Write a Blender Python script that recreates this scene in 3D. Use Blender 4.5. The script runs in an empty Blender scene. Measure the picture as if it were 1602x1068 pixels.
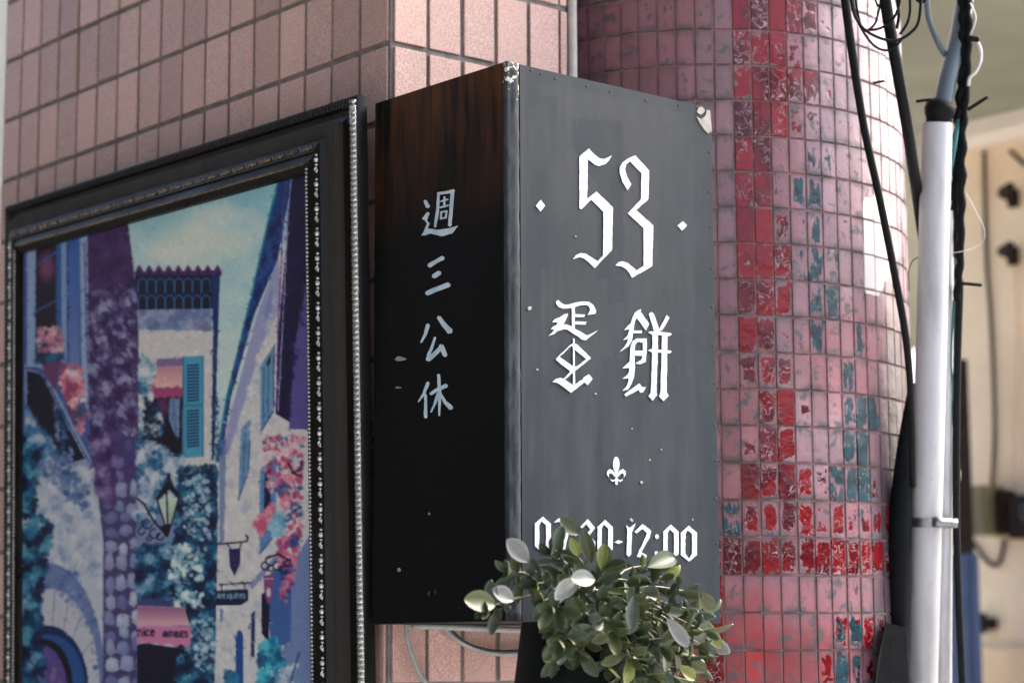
import bpy, bmesh, math, random
import numpy as np
from mathutils import Vector, Matrix
random.seed(7); rng = np.random.default_rng(7)
scn = bpy.context.scene
col = scn.collection

# ------------------------------------------------------------------ camera
F, PITCH, ROLL = 3400.0, .1448, -.0045          # focal length in pixels of a 1602 px wide frame
CAM = np.array([0, 0, 1.55])
fw = np.array([0, math.cos(PITCH), math.sin(PITCH)]); up = np.array([0, -math.sin(PITCH), math.cos(PITCH)]); rt = np.array([1., 0, 0])
rt, up = math.cos(ROLL)*rt + math.sin(ROLL)*up, -math.sin(ROLL)*rt + math.cos(ROLL)*up
cam = bpy.data.cameras.new('camera'); camo = bpy.data.objects.new('camera', cam); col.objects.link(camo)
M = Matrix([[rt[i], up[i], -fw[i], CAM[i]] for i in range(3)] + [[0, 0, 0, 1]])
camo.matrix_world = M
cam.sensor_width = 36; cam.lens = F*36/1602; cam.clip_end = 500; cam.clip_start = .05
cam.dof.use_dof = True; cam.dof.focus_distance = 2.55; cam.dof.aperture_fstop = 5.0
scn.camera = camo
# ------------------------------------------------------------------ light
SUN_EL, SUN_AZ = math.radians(44), math.radians(63)     # azimuth from +Y towards +X
w = bpy.data.worlds.new('World'); scn.world = w; w.use_nodes = True
nt = w.node_tree; bg = nt.nodes['Background']; sky = nt.nodes.new('ShaderNodeTexSky'); sky.sky_type = 'NISHITA'
sky.sun_disc = False; sky.sun_elevation = SUN_EL; sky.sun_rotation = SUN_AZ; sky.dust_density = 6; sky.air_density = .8; sky.ozone_density = .6
nt.links.new(sky.outputs[0], bg.inputs[0]); bg.inputs[1].default_value = .15
sl = bpy.data.lights.new('sun', 'SUN'); sl.energy = .9; sl.angle = math.radians(40); sl.color = (1, .97, .93)
so = bpy.data.objects.new('sun', sl); col.objects.link(so)
sd = Vector((math.sin(SUN_AZ)*math.cos(SUN_EL), math.cos(SUN_AZ)*math.cos(SUN_EL), math.sin(SUN_EL)))
so.rotation_euler = sd.to_track_quat('Z', 'Y').to_euler(); so.location = (6, -2, 6)
scn.view_settings.view_transform = 'Standard'; scn.view_settings.look = 'None'; scn.view_settings.gamma = 1
scn.view_settings.exposure = 2.15

# ------------------------------------------------------------------ helpers
def ray(x, y): return fw + rt*(x-801)/F - up*(y-534)/F
def at(x, y, d): return CAM + ray(x, y)*d
def proj(P):
    d = np.asarray(P, float) - CAM; z = d @ fw
    return 801 + F*(d @ rt)/z, 534 - F*(d @ up)/z
def hit(x, y, p, n):
    r = ray(x, y); return CAM + r*(((np.asarray(p)-CAM) @ n)/(r @ n))
def lin(c):
    c = np.asarray(c, float)/255.; return np.where(c <= .04045, c/12.92, ((c+.055)/1.055)**2.4)
def tag(o, label=None, cat=None, group=None, kind=None):
    for k, v in (('label', label), ('category', cat), ('group', group), ('kind', kind)):
        if v: o[k] = v
    return o
def empty(name, loc=(0, 0, 0), **kw):
    o = bpy.data.objects.new(name, None); col.objects.link(o); o.location = Vector(loc); o.empty_display_size = .05
    return tag(o, **kw)
def obj(name, verts, faces, mat, parent=None, smooth=False, center=True, uvw=None, **kw):
    """link one mesh; verts are world coordinates, origin moved to their centre"""
    v = np.asarray(verts, float).reshape(-1, 3)
    c = (v.min(0)+v.max(0))/2 if center else np.zeros(3)
    me = bpy.data.meshes.new(name); me.from_pydata((v-c).tolist(), [], [tuple(f) for f in faces]); me.update()
    if smooth: me.polygons.foreach_set('use_smooth', [True]*len(me.polygons))
    o = bpy.data.objects.new(name, me); col.objects.link(o)
    if mat: me.materials.append(mat)
    o.location = Vector(c)
    if parent is not None: setpar(o, parent)
    return tag(o, **kw)
def wloc(p):
    v = Vector((0, 0, 0)); q = p
    while q is not None: v += q.location; q = q.parent
    return v
def setpar(o, p):
    o.parent = p; o.location = o.location - wloc(p)
class MB:
    def __init__(s): s.v = []; s.f = []; s.n = 0
    def add(s, v, f):
        v = np.asarray(v, float).reshape(-1, 3); s.v.append(v); s.f += [tuple(i+s.n for i in q) for q in f]; s.n += len(v)
    def box(s, o, ax, ay, az, bev=0):
        """box from origin corner o along vectors ax, ay, az; optional chamfer"""
        o, ax, ay, az = [np.asarray(q, float) for q in (o, ax, ay, az)]
        if np.dot(np.cross(ax, ay), az) < 0: ax, ay = ay, ax
        if bev <= 0:
            V = [o+i*ax+j*ay+k*az for k in (0, 1) for j in (0, 1) for i in (0, 1)]
            s.add(V, [(0, 2, 3, 1), (4, 5, 7, 6), (0, 1, 5, 4), (2, 6, 7, 3), (0, 4, 6, 2), (1, 3, 7, 5)]); return
        bm = bmesh.new()
        V = [bm.verts.new(o+i*ax+j*ay+k*az) for k in (0, 1) for j in (0, 1) for i in (0, 1)]
        for q in [(0, 2, 3, 1), (4, 5, 7, 6), (0, 1, 5, 4), (2, 6, 7, 3), (0, 4, 6, 2), (1, 3, 7, 5)]: bm.faces.new([V[i] for i in q])
        bmesh.ops.bevel(bm, geom=bm.edges[:], offset=bev, segments=2, affect='EDGES', profile=.6)
        bm.verts.index_update(); s.add([v.co[:] for v in bm.verts], [[v.index for v in f.verts] for f in bm.faces]); bm.free()
    def tube(s, pts, r, seg=10, cap=True, sub=6):
        P = [np.asarray(p, float) for p in pts]
        rr = list(r) if hasattr(r, '__len__') else [r]*len(P)
        if sub > 1 and len(P) > 2:
            Q = []; RR = []
            for i in range(len(P)-1):
                p0, p1, p2, p3 = P[max(i-1, 0)], P[i], P[i+1], P[min(i+2, len(P)-1)]
                for k in range(sub):
                    t = k/sub
                    Q.append(.5*((2*p1)+(-p0+p2)*t+(2*p0-5*p1+4*p2-p3)*t*t+(-p0+3*p1-3*p2+p3)*t**3)); RR.append(rr[i]*(1-t)+rr[i+1]*t)
            Q.append(P[-1]); RR.append(rr[-1]); P, rr = Q, RR
        V = []; n = None
        for i, p in enumerate(P):
            t = P[min(i+1, len(P)-1)]-P[max(i-1, 0)]; t = t/(np.linalg.norm(t)+1e-12)
            if n is None: n = np.cross(t, [0.3, .2, 1]) if abs(t[2]) < .9 else np.cross(t, [1, .1, 0])
            n = n - t*(n @ t); n = n/np.linalg.norm(n); b = np.cross(t, n)
            for k in range(seg):
                a = 2*math.pi*k/seg; V.append(p+rr[i]*(math.cos(a)*n+math.sin(a)*b))
        fs = [(i*seg+k, i*seg+(k+1) % seg, (i+1)*seg+(k+1) % seg, (i+1)*seg+k) for i in range(len(P)-1) for k in range(seg)]
        if cap: fs += [tuple(range(seg))[::-1], tuple((len(P)-1)*seg+k for k in range(seg))]
        s.add(V, fs)
    def prism(s, poly, off):
        P = np.asarray(poly, float); n = len(P)
        s.add(np.vstack([P, P+off]), [tuple(range(n))[::-1], tuple(range(n, 2*n))]+[(i, (i+1) % n, n+(i+1) % n, n+i) for i in range(n)])
    def ball(s, c, ax, ay, az, nu=8, nv=5):
        V = [c+az]; c = np.asarray(c, float)
        for j in range(1, nv):
            th = math.pi*j/nv
            for i in range(nu):
                a = 2*math.pi*i/nu; V.append(c+math.sin(th)*(math.cos(a)*ax+math.sin(a)*ay)+math.cos(th)*az)
        V.append(c-az); f = []
        for i in range(nu):
            f.append((0, 1+i, 1+(i+1) % nu)); f.append((len(V)-1, 1+(nv-2)*nu+(i+1) % nu, 1+(nv-2)*nu+i))
            for j in range(nv-2): f.append((1+j*nu+i, 1+(j+1)*nu+i, 1+(j+1)*nu+(i+1) % nu, 1+j*nu+(i+1) % nu))
        s.add(V, f)
    def build(s, name, mat, parent=None, smooth=False, **kw):
        return obj(name, np.vstack(s.v), s.f, mat, parent, smooth, **kw)
def autosmooth(o, ang=40):
    me = o.data; bm = bmesh.new(); bm.from_mesh(me)
    for e in bm.edges: e.smooth = (len(e.link_faces) == 2 and e.calc_face_angle(0) < math.radians(ang))
    for f in bm.faces: f.smooth = True
    bm.to_mesh(me); bm.free(); return o

# ------------------------------------------------------------------ materials
class NT:
    def __init__(s, name):
        s.m = bpy.data.materials.new(name); s.m.use_nodes = True; s.t = s.m.node_tree; s.b = s.t.nodes['Principled BSDF']; s.co = None
    def n(s, typ, **kw):
        o = s.t.nodes.new('ShaderNode'+typ)
        for k, v in kw.items(): setattr(o, k, v)
        return o
    def l(s, a, b): s.t.links.new(a, b)
    def coord(s, ref=None, scale=(1, 1, 1)):
        tc = s.n('TexCoord'); tc.object = ref
        mp = s.n('Mapping'); mp.inputs['Scale'].default_value = scale; s.l(tc.outputs['Object'], mp.inputs[0]); return mp.outputs[0]
    def noise(s, vec, scale, detail=4, rough=.55, dist=0):
        o = s.n('TexNoise'); o.inputs['Scale'].default_value = scale; o.inputs['Detail'].default_value = detail
        o.inputs['Roughness'].default_value = rough; o.inputs['Distortion'].default_value = dist; s.l(vec, o.inputs['Vector']); return o.outputs[0]
    def ramp(s, f, lo, hi, a=0., b=1.):
        o = s.n('MapRange'); o.inputs[1].default_value = lo; o.inputs[2].default_value = hi; o.inputs[3].default_value = a; o.inputs[4].default_value = b
        s.l(f, o.inputs[0]); return o.outputs[0]
    def math(s, op, a, b=None, c=None):
        o = s.n('Math', operation=op)
        for i, q in enumerate((a, b, c)):
            if q is None: continue
            if isinstance(q, (int, float)): o.inputs[i].default_value = q
            else: s.l(q, o.inputs[i])
        return o.outputs[0]
    def mix(s, f, a, b, blend='MIX'):
        o = s.n('Mix', data_type='RGBA', blend_type=blend)
        for sock, q in ((o.inputs[0], f), (o.inputs[6], a), (o.inputs[7], b)):
            if isinstance(q, (int, float)): sock.default_value = q
            elif isinstance(q, (tuple, list, np.ndarray)): sock.default_value = (*q[:3], 1)
            else: s.l(q, sock)
        return o.outputs[2]
    def set(s, **kw):
        for k, v in kw.items():
            i = s.b.inputs[k.replace('_', ' ')]
            if isinstance(v, (int, float)): i.default_value = v
            elif isinstance(v, (tuple, list, np.ndarray)): i.default_value = (*v[:3], 1)
            else: s.l(v, i)
        return s
    def bump(s, h, strength=.3, dist=.002):
        o = s.n('Bump'); o.inputs['Strength'].default_value = strength; o.inputs['Distance'].default_value = dist
        s.l(h, o.inputs['Height']); s.l(o.outputs[0], s.b.inputs['Normal'])
def pmat(name, a, b=None, scale=20, rough=.5, bump=.1, metal=0, stretch=(1, 1, 1), spec=.5, rvar=.12, bdist=.002):
    t = NT(name); v = t.coord(None, stretch); b = b if b is not None else tuple(q*.7 for q in a)
    n = t.noise(v, scale, 6, .6); t.set(Base_Color=t.mix(t.ramp(n, .3, .7), a, b), Metallic=metal,
        Roughness=t.ramp(n, .3, .7, max(rough-rvar, .03), rough+rvar)); t.b.inputs['Specular IOR Level'].default_value = spec
    if bump: t.bump(t.noise(v, scale*4, 5), bump, bdist)
    return t.m
def vcmat(name, rough=.5, attr='paint', gscale=300, gstretch=(1, 1, 1), gamt=.15, bump=.15, spec=.4, ref=None):
    """print or paint: colour comes from the painted layer stored on the mesh, plus fine grain"""
    t = NT(name); a = t.n('Attribute'); a.attribute_name = attr; v = t.coord(ref, gstretch)
    n = t.noise(v, gscale, 5, .6); k = t.ramp(n, .25, .75, 1-gamt, 1+gamt)
    o = t.n('VectorMath', operation='SCALE'); t.l(a.outputs['Color'], o.inputs[0]); t.l(k, o.inputs['Scale'])
    t.set(Base_Color=o.outputs[0], Roughness=t.ramp(n, .25, .75, rough-.1, rough+.1)); t.b.inputs['Specular IOR Level'].default_value = spec
    t.bump(n, bump, .001); return t.m

# ------------------------------------------------------------------ raster used for hand-painted surfaces
class Ras:
    """small software canvas; coordinates are those of the sketch it was laid out in"""
    def __init__(s, x0, y0, x1, y1, base, res=1.0):
        s.x0, s.y0, s.r = x0, y0, res; s.w = int((x1-x0)*res); s.h = int((y1-y0)*res)
        s.a = np.empty((s.h, s.w, 3)); s.a[:] = base; s.fx = lambda p: p
    def _bb(s, P, pad=1):
        i0 = max(int(P[:, 0].min()-pad), 0); i1 = min(int(P[:, 0].max()+pad)+2, s.w); j0 = max(int(P[:, 1].min()-pad), 0); j1 = min(int(P[:, 1].max()+pad)+2, s.h)
        return i0, i1, j0, j1
    def pt(s, pts):
        P = np.array([s.fx(p) for p in pts], float); return (P-[s.x0, s.y0])*s.r
    def mask(s, pts):
        P = s.pt(pts); i0, i1, j0, j1 = s._bb(P)
        if i1 <= i0 or j1 <= j0: return None
        acc = 0
        for ox, oy in ((.25, .25), (.75, .25), (.25, .75), (.75, .75)):
            X, Y = np.meshgrid(np.arange(i0, i1)+ox, np.arange(j0, j1)+oy); ins = np.zeros(X.shape, bool); n = len(P)
            for k in range(n):
                (xa, ya), (xb, yb) = P[k], P[(k+1) % n]
                if ya == yb: continue
                c = ((ya > Y) != (yb > Y)) & (X < (xb-xa)*(Y-ya)/(yb-ya)+xa); ins ^= c
            acc = acc + ins
        return (i0, i1, j0, j1), acc/4.
    def put(s, bb, m, c, al=1.):
        i0, i1, j0, j1 = bb; q = s.a[j0:j1, i0:i1]; m = (m*al)[..., None]; q[:] = q*(1-m)+np.asarray(c, float)*m
    def poly(s, pts, c, al=1.):
        r = s.mask(pts)
        if r: s.put(r[0], r[1], c, al)
    def grad(s, pts, c0, c1, horiz=False, al=1.):
        r = s.mask(pts)
        if not r: return
        (i0, i1, j0, j1), m = r; n = (i1-i0) if horiz else (j1-j0); t = np.linspace(0, 1, n)
        t = np.tile(t, (j1-j0, 1)) if horiz else np.tile(t[:, None], (1, i1-i0))
        C = np.asarray(c0)*(1-t[..., None])+np.asarray(c1)*t[..., None]; q = s.a[j0:j1, i0:i1]; m = m[..., None]*al; q[:] = q*(1-m)+C*m
    def line(s, pts, wd, c, al=1.):
        for p, q in zip(pts[:-1], pts[1:]):
            p, q = np.array(p, float), np.array(q, float); d = q-p; L = np.hypot(*d)+1e-9; n = np.array([-d[1], d[0]])/L*wd/2; e = d/L*wd*.3
            s.poly([p+n-e, q+n+e, q-n+e, p-n-e], c, al)
    def ell(s, c, rx, ry, colr, al=1., rot=0, soft=0.):
        c = s.pt([c])[0]; k = s.r*s.k; rx, ry = max(rx*k, .5), max(ry*k, .5); R = max(rx, ry)*(1+soft)+1
        i0, i1 = max(int(c[0]-R), 0), min(int(c[0]+R)+2, s.w); j0, j1 = max(int(c[1]-R), 0), min(int(c[1]+R)+2, s.h)
        if i1 <= i0 or j1 <= j0: return
        X, Y = np.meshgrid(np.arange(i0, i1)+.5-c[0], np.arange(j0, j1)+.5-c[1]); ca, sa = math.cos(rot), math.sin(rot)
        d = np.hypot((X*ca+Y*sa)/rx, (-X*sa+Y*ca)/ry); e = soft if soft else 1./min(rx, ry)
        s.put((i0, i1, j0, j1), np.clip((1-d)/e+.5, 0, 1), colr, al)
    k = 1.
    def dabs(s, pts, n, size, cols, al=.9, asp=.6, rot=None, inside=True):
        r = s.mask(pts)
        if not r: return
        (i0, i1, j0, j1), m = r; ys, xs = np.nonzero(m > .4)
        if len(xs) == 0: return
        cs = sorted(cols, key=sum); kk = s.k; s.k = 1.; f = s.fx; s.fx = lambda p: p
        for _ in range(n*3):
            t = random.randrange(len(xs)); x, y = (xs[t]+i0)/s.r+s.x0, (ys[t]+j0)/s.r+s.y0; sz = size*random.uniform(.5, 1.3)*kk
            vv = .5+.27*math.sin(x*.17+1.7*math.sin(y*.09))+.27*math.sin(y*.15+x*.06+1.1)+random.gauss(0, .22); s.ell((x, y), sz, sz*random.uniform(asp, 1), cs[min(max(int(vv*len(cs)), 0), len(cs)-1)], al*random.uniform(.5, 1), random.uniform(0, 3.2) if rot is None else rot+random.uniform(-.4, .4))
        s.k = kk; s.fx = f
    def sample(s, X, Y):
        x = np.clip((X-s.x0)*s.r-.5, 0, s.w-1.001); y = np.clip((Y-s.y0)*s.r-.5, 0, s.h-1.001); i, j = x.astype(int), y.astype(int); u, v = (x-i)[..., None], (y-j)[..., None]
        i2, j2 = np.minimum(i+1, s.w-1), np.minimum(j+1, s.h-1)
        return (s.a[j, i]*(1-u)+s.a[j, i2]*u)*(1-v)+(s.a[j2, i]*(1-u)+s.a[j2, i2]*u)*v
def paint_attr(me, name, rgb):
    at_ = me.color_attributes.new(name, 'FLOAT_COLOR', 'POINT'); c = np.ones((len(me.vertices), 4), np.float32); c[:, :3] = rgb; at_.data.foreach_set('color', c.ravel())
def grid(name, P00, P10, P01, nu, nv, mat, parent, ras, back=None, gain=1.):
    """flat painted sheet: P00 + u (P10-P00) + v (P01-P00)"""
    U, V = np.meshgrid(np.linspace(0, 1, nu), np.linspace(0, 1, nv)); P = P00+U[..., None]*(P10-P00)+V[..., None]*(P01-P00)
    d = P-CAM; z = d @ fw; X, Y = 801+F*(d @ rt)/z, 534-F*(d @ up)/z
    rgb = lin(np.clip(ras.sample(X, Y), 0, 255))*gain
    J, I = np.meshgrid(np.arange(nv-1), np.arange(nu-1), indexing='ij'); b = (J*nu+I).ravel(); fs = np.stack([b, b+nu, b+nu+1, b+1], 1)
    o = obj(name, P.reshape(-1, 3), fs.tolist(), mat, parent); paint_attr(o.data, 'paint', rgb.reshape(-1, 3)); return o

# ------------------------------------------------------------------ layout: one pillar with two faces at right angles
A, BQ = .70, .712
dL = np.array([-math.sin(A), math.cos(A), 0]); dR = np.array([math.cos(A), math.sin(A), 0]); Z = np.array([0, 0, 1.])
bL = np.array([-math.sin(BQ), math.cos(BQ), 0]); bR = np.array([math.cos(BQ), math.sin(BQ), 0])
C = at(610, 66.5, 2.74)                                   # point of the pillar's corner edge, on a grout line
CEIL = 3.25
zC = lambda z: np.array([C[0], C[1], z])

m_grout = pmat('grout', (.25, .23, .215), (.15, .135, .125), 60, .9, .4)
m_concrete = pmat('pavement_concrete', (.50, .49, .475), (.41, .405, .39), 6, .85, .3)
m_ceiling = pmat('ceiling_paint', (.27, .27, .19), (.22, .22, .155), 3, .8, .1)
m_cornice = pmat('cornice_paint', (.86, .80, .70), (.76, .68, .56), 5, .7, .1)
m_beige = pmat('beige_plaster', (.86, .70, .50), (.74, .57, .38), 3.5, .85, .25)
m_tan = pmat('tan_plaster', (.80, .60, .38), (.68, .48, .3), 4, .85, .2)
m_cream = pmat('cream_plaster', (.70, .66, .54), (.6, .56, .46), 3, .85, .2)
m_darkshop = pmat('dark_wood_shopfront', (.035, .026, .02), (.02, .016, .013), 3, .6, .1, stretch=(6, 6, 1))
m_facade = pmat('facade_render', (.34, .32, .3), (.24, .23, .22), 2, .85, .2)
m_glass = pmat('dark_window_glass', (.03, .035, .04), (.02, .025, .03), 2, .1, 0)
m_asphalt = pmat('asphalt', (.06, .06, .06), (.045, .045, .045), 8, .9, .3)

# ground, ceiling
def slab(name, x0, x1, y0, y1, z0, z1, mat, **kw):
    b = MB(); b.box((x0, y0, z0), (x1-x0, 0, 0), (0, y1-y0, 0), (0, 0, z1-z0)); return b.build(name, mat, **kw)
slab('ground', -60, 60, -60, 60, -.3, -.13, m_asphalt, kind='structure')
slab('pavement', -8, 5, -9, 12, -.28, 0, m_concrete, kind='structure')
slab('ceiling', -7, .74, -.9, 3.5, CEIL, CEIL+.25, m_ceiling, kind='structure')  # out of view; edges and the gap behind it cut to let sky light in
WP = at(1500, 600, 6.6); WN = -dR; CEIL2 = hit(1560, 177, WP-dR*.139, WN)[2]
slab('ceiling', .76, 2.1, 4.5, 12, CEIL2, CEIL+.25, m_ceiling, kind='structure')  # left side trimmed so sky light reaches the far wall
# shop front on the far side of the arcade, out of view but mirrored in the black paint
sf = empty('shop_front', (-3.6, 2, 0), label='dark wooden shop front opposite the framed painting', cat='shop front')
b = MB(); b.box((-3.8, -3.5, 0), (.2, 0, 0), (0, 9.5, 0), (0, 0, CEIL-.01)); b.build('wall', m_darkshop, sf)
for k in range(5):
    b = MB(); b.box((-3.6, -3.3+k*1.85, .5), (.03, 0, 0), (0, 1.5, 0), (0, 0, 1.9)); b.build('window', m_glass, sf)
# unseen house across the street, kept low so the horizon sky stays bright
hs = empty('street_house', (24, 0, 0), label='grey rendered house across the street', cat='house')
b = MB(); b.box((24, -30, -.13), (5, 0, 0), (0, 50, 0), (0, 0, 5.2)); b.build('wall', m_facade, hs)
for k in range(12):
    for j in range(2):
        b = MB(); b.box((23.96, -24+k*3.5, .7+j*2.3), (.05, 0, 0), (0, 1.5, 0), (0, 0, 1.5)); b.build('window', m_glass, hs)
# pale wall that shows at the left edge behind the pillar
b = MB(); p = at(-60, 100, 5.2); b.box((p[0]-1.2, p[1], 0), (1.75, 0, 0), (0, .15, 0), (0, 0, CEIL-.01)); b.build('cream_wall', m_cream, label='pale cream wall behind the left edge of the tiled pillar', cat='wall')

# ------------------------------------------------------------------ tiled pillar
def tile_mat(name):
    t = NT(name); v = t.coord(None); oi = t.n('ObjectInfo'); rnd = oi.outputs['Random']
    vv = t.n('VectorMath', operation='ADD'); cmb = t.n('CombineXYZ'); t.l(t.math('MULTIPLY', rnd, 37.), cmb.inputs[0]); t.l(t.math('MULTIPLY', rnd, 11.), cmb.inputs[2]); t.l(v, vv.inputs[0]); t.l(cmb.outputs[0], vv.inputs[1]); v = vv.outputs[0]
    n1 = t.noise(v, 330, 3, .7); n2 = t.noise(v, 60, 4, .6)
    c = t.mix(t.ramp(n1, .36, .64), (.46, .248, .20), (.73, .53, .485))
    c = t.mix(t.ramp(n2, .35, .75, 0, .5), c, (.50, .29, .26))
    c = t.mix(t.ramp(rnd, 0, 1, 0, .42), c, (.60, .37, .31))
    k = t.ramp(t.math('FRACT', t.math('MULTIPLY', rnd, 7.31)), 0, 1, .74, 1.14)
    o = t.n('VectorMath', operation='SCALE'); t.l(c, o.inputs[0]); t.l(k, o.inputs['Scale'])
    t.set(Base_Color=o.outputs[0], Roughness=t.ramp(n1, .3, .7, .34, .52)); t.b.inputs['Specular IOR Level'].default_value = .5; t.bump(n1, .22, .0015); return t.m
m_tile = tile_mat('mottled_pink_tile')
PW, PH = .0618, .1; QW = .0564
LEFT_N, FRONT_N = 17, 5
TH = .0036; gap = .0076
pil = empty('tiled_pillar', zC(0), label='square pillar clad in mottled pink upright tiles', cat='pillar')
Lend = LEFT_N*PW+.0035; Rend = .2995
core = MB(); o = zC(0)-(-dR)*.0045*0
i_ = .003
core.box(zC(0)+dR*i_+dL*i_, dR*(Rend-i_), dL*(Lend-i_), Z*(CEIL-.002)); core.build('mortar_core', m_grout, pil)
def tile_mesh(w, h, t, bev=.0012):
    b = MB(); b.box((-w/2, -t, -h/2), (w, 0, 0), (0, t, 0), (0, 0, h), bev); me = bpy.data.meshes.new('tile'); me.from_pydata(np.vstack(b.v).tolist(), [], b.f); me.update(); me.materials.append(m_tile); return me
tmL = tile_mesh(PW-gap, PH-gap, TH); tmR = tile_mesh(QW-gap*.85, PH-gap, TH)
tms = tile_mesh(.0115, PH-gap, TH)
rest = MB()
r0, r1 = -9, 2                                              # rows built one by one; the others are one mesh
def put_tile(me, P, ang):
    q = bpy.data.objects.new('tile', me); col.objects.link(q); q.parent = pil
    q.location = Vector(P+rng.normal(0, .0004, 3)) - pil.location; q.rotation_euler = (random.gauss(0, .003), random.gauss(0, .003), ang+random.gauss(0, .004))
angL = math.atan2(-dL[1], -dL[0]); angR = math.atan2(dR[1], dR[0])
for r in range(-24, 10):
    z = C[2]+r*PH+PH/2
    if z+PH/2 > CEIL or z-PH/2 < 0: continue
    near = r0 <= r <= r1
    for k in range(LEFT_N):
        P = zC(z)+dL*(.0025+PW*(k+.5))+dR*i_
        if near: put_tile(tmL, P, angL)
        else: rest.box(P+dL*(PW-gap)/2-Z*(PH-gap)/2, -dL*(PW-gap), -dR*TH, Z*(PH-gap), 0)
    for k in range(FRONT_N):
        P = zC(z)+dR*(.0045+QW*(k+.5))+dL*i_
        if near: put_tile(tmR, P, angR)
        else: rest.box(P-dR*(QW-gap)/2-Z*(PH-gap)/2, dR*(QW-gap), -dL*TH, Z*(PH-gap), 0)
    P = zC(z)+dR*(.0045+QW*FRONT_N+.0065)+dL*i_
    if near: put_tile(tms, P, angR)
rest.build('tile_field', m_tile, pil, kind='stuff')
# pale filler strip where the pillar meets the column
m_filler = pmat('pale_filler', (.62, .60, .56), (.42, .4, .38), 30, .7, .2)
b = MB(); P = zC(.0)+dR*(Rend+.007)-dL*.002; b.tube([P+Z*z for z in (.02, 1.2, 2.0, 2.4, CEIL-.01)], .0065, 8, True, 1)
b.build('filler_strip', m_filler, smooth=True, label='thin pale filler strip between pink pillar and round red column', cat='strip')

# ------------------------------------------------------------------ round column with peeling pink paint over red glazed mosaic
DCOL = 2.86/(1-.0965); RC = .0965*DCOL
cc = ray(1102, 1030); cc = cc/math.hypot(cc[0], cc[1])*DCOL; CC = np.array([cc[0], cc[1], 0])
NT_ = 75; PT_ = 2*math.pi/NT_; RH = .0489
colm = empty('round_column', CC, label='round column of small red mosaic tiles under peeling pink paint', cat='column')
# painted layers of the column, laid out as a sketch: masks R = bare red glaze, G = teal chips, B = white paint and painted sheen
ms = Ras(760, -60, 1460, 1120, (0, 0, 0), .5); pn = Ras(760, -60, 1460, 1120, (150, 102, 110), .5)
pn.k = ms.k = 1.
for (x, y, rx, ry, c, al) in [(1000, 60, 140, 130, (150, 94, 106), .9), (1130, 200, 60, 220, (150, 118, 124), .8), (1385, 150, 100, 280, (205, 198, 208), .95), (1385, 420, 80, 160, (176, 148, 156), .8),  # pale upper right ellipse has the column's white sheen painted in
        (1200, 700, 90, 120, (166, 116, 118), .9), (1290, 650, 80, 120, (178, 142, 148), .9), (1200, 960, 120, 40, (160, 62, 64), .95), (1185, 1040, 120, 56, (158, 34, 34), 1), (1300, 950, 90, 50, (164, 112, 118), .8),
        (1290, 1020, 60, 40, (140, 56, 56), .7), (1320, 250, 70, 200, (170, 140, 148), .8), (1270, 480, 80, 120, (152, 116, 122), .8), (1330, 560, 80, 80, (172, 104, 108), .7), (1160, 690, 40, 120, (170, 104, 106), .8), (1130, 840, 60, 90, (160, 92, 96), .8), (1390, 700, 30, 180, (104, 72, 84), .7), (1404, 800, 26, 300, (58, 46, 54), .9), (1390, 1000, 24, 120, (70, 50, 56), .8)]:  # dark lower right ellipses paint the shade of nearby dark things
    pn.ell((x, y), rx, ry, c, al, soft=.7)
# how far each tile has peeled, row by row from the top: (column, amount 0-9); column 1 starts at the joint left of the red band
RED = {0: '1:8 2:9 3:8 4:7 5:6 6:4', 1: '1:8 2:7 3:8 4:5 5:3 6:3', 2: '1:8 2:9 3:8 4:7 5:6 6:5 7:2', 3: '1:9 2:9 3:8 4:5 5:4 6:4 7:2', 4: '1:7 2:8 3:4', 5: '1:8 2:8 3:5 6:3 7:4', 6: '1:8 2:8 3:6 6:3 7:4', 7: '1:8 2:9 3:7', 8: '1:9 2:8 3:7', 9: '1:9 2:8 3:4', 10: '1:6 2:8 3:7', 11: '1:4 2:8 3:8 4:5',
       12: '1:5 2:8 3:7', 13: '1:9 2:8 3:8 4:7 5:5 9:4 10:4', 14: '1:7 2:7 3:6 4:6 5:5 6:6 7:5 8:5 9:6 10:5', 15: '-1:8 0:9 1:8 2:8 3:7 4:7 5:8 6:8 7:7 8:7 9:8 10:6', 16: '-1:8 -2:8', 17: '-1:8 -2:8 6:6 7:6 8:6 9:5', 18: '-1:8 5:6 8:5', 19: '3:6 5:6 -1:7', -1: '1:8 2:8 3:8 4:7', -2: '1:8 2:8 3:7'}
TEAL = {3: '4:3', 4: '4:4 5:6 6:6', 5: '4:7 5:7 6:3', 6: '4:6 5:7', 7: '4:6 5:7 6:6', 8: '4:5 5:7 6:8', 9: '0:5 1:4 2:4 4:5 5:7 7:4 8:7', 10: '0:5 5:4 7:7 8:4 9:5', 11: '7:7 8:8 9:8', 12: '0:5 5:4 7:8 8:9 9:3', 13: '0:5 2:5 4:5 6:7 7:8 8:9', 14: '0:7 4:3 8:6 9:5', 15: '5:5 6:5 7:4 8:5', 16: '1:4 7:6 8:3', 17: '6:6 7:7 8:3', 18: '6:8 7:7 2:4'}
tab = lambda T: {(r, int(q.split(':')[0])): int(q.split(':')[1])/10. for r, s_ in T.items() for q in s_.split()}
RED, TEAL = tab(RED), tab(TEAL)
ms.poly([(1350, 303), (1372, 306), (1394, 330), (1391, 430), (1378, 458), (1366, 464), (1352, 455)], (0, 0, 255)); ms.ell((1418, 120), 26, 190, (0, 0, 130), .8, soft=.8); ms.ell((1360, 20), 50, 60, (0, 0, 110), .7, soft=.8)  # solid patch is white paint; soft ellipses paint the sheen on the right
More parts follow.
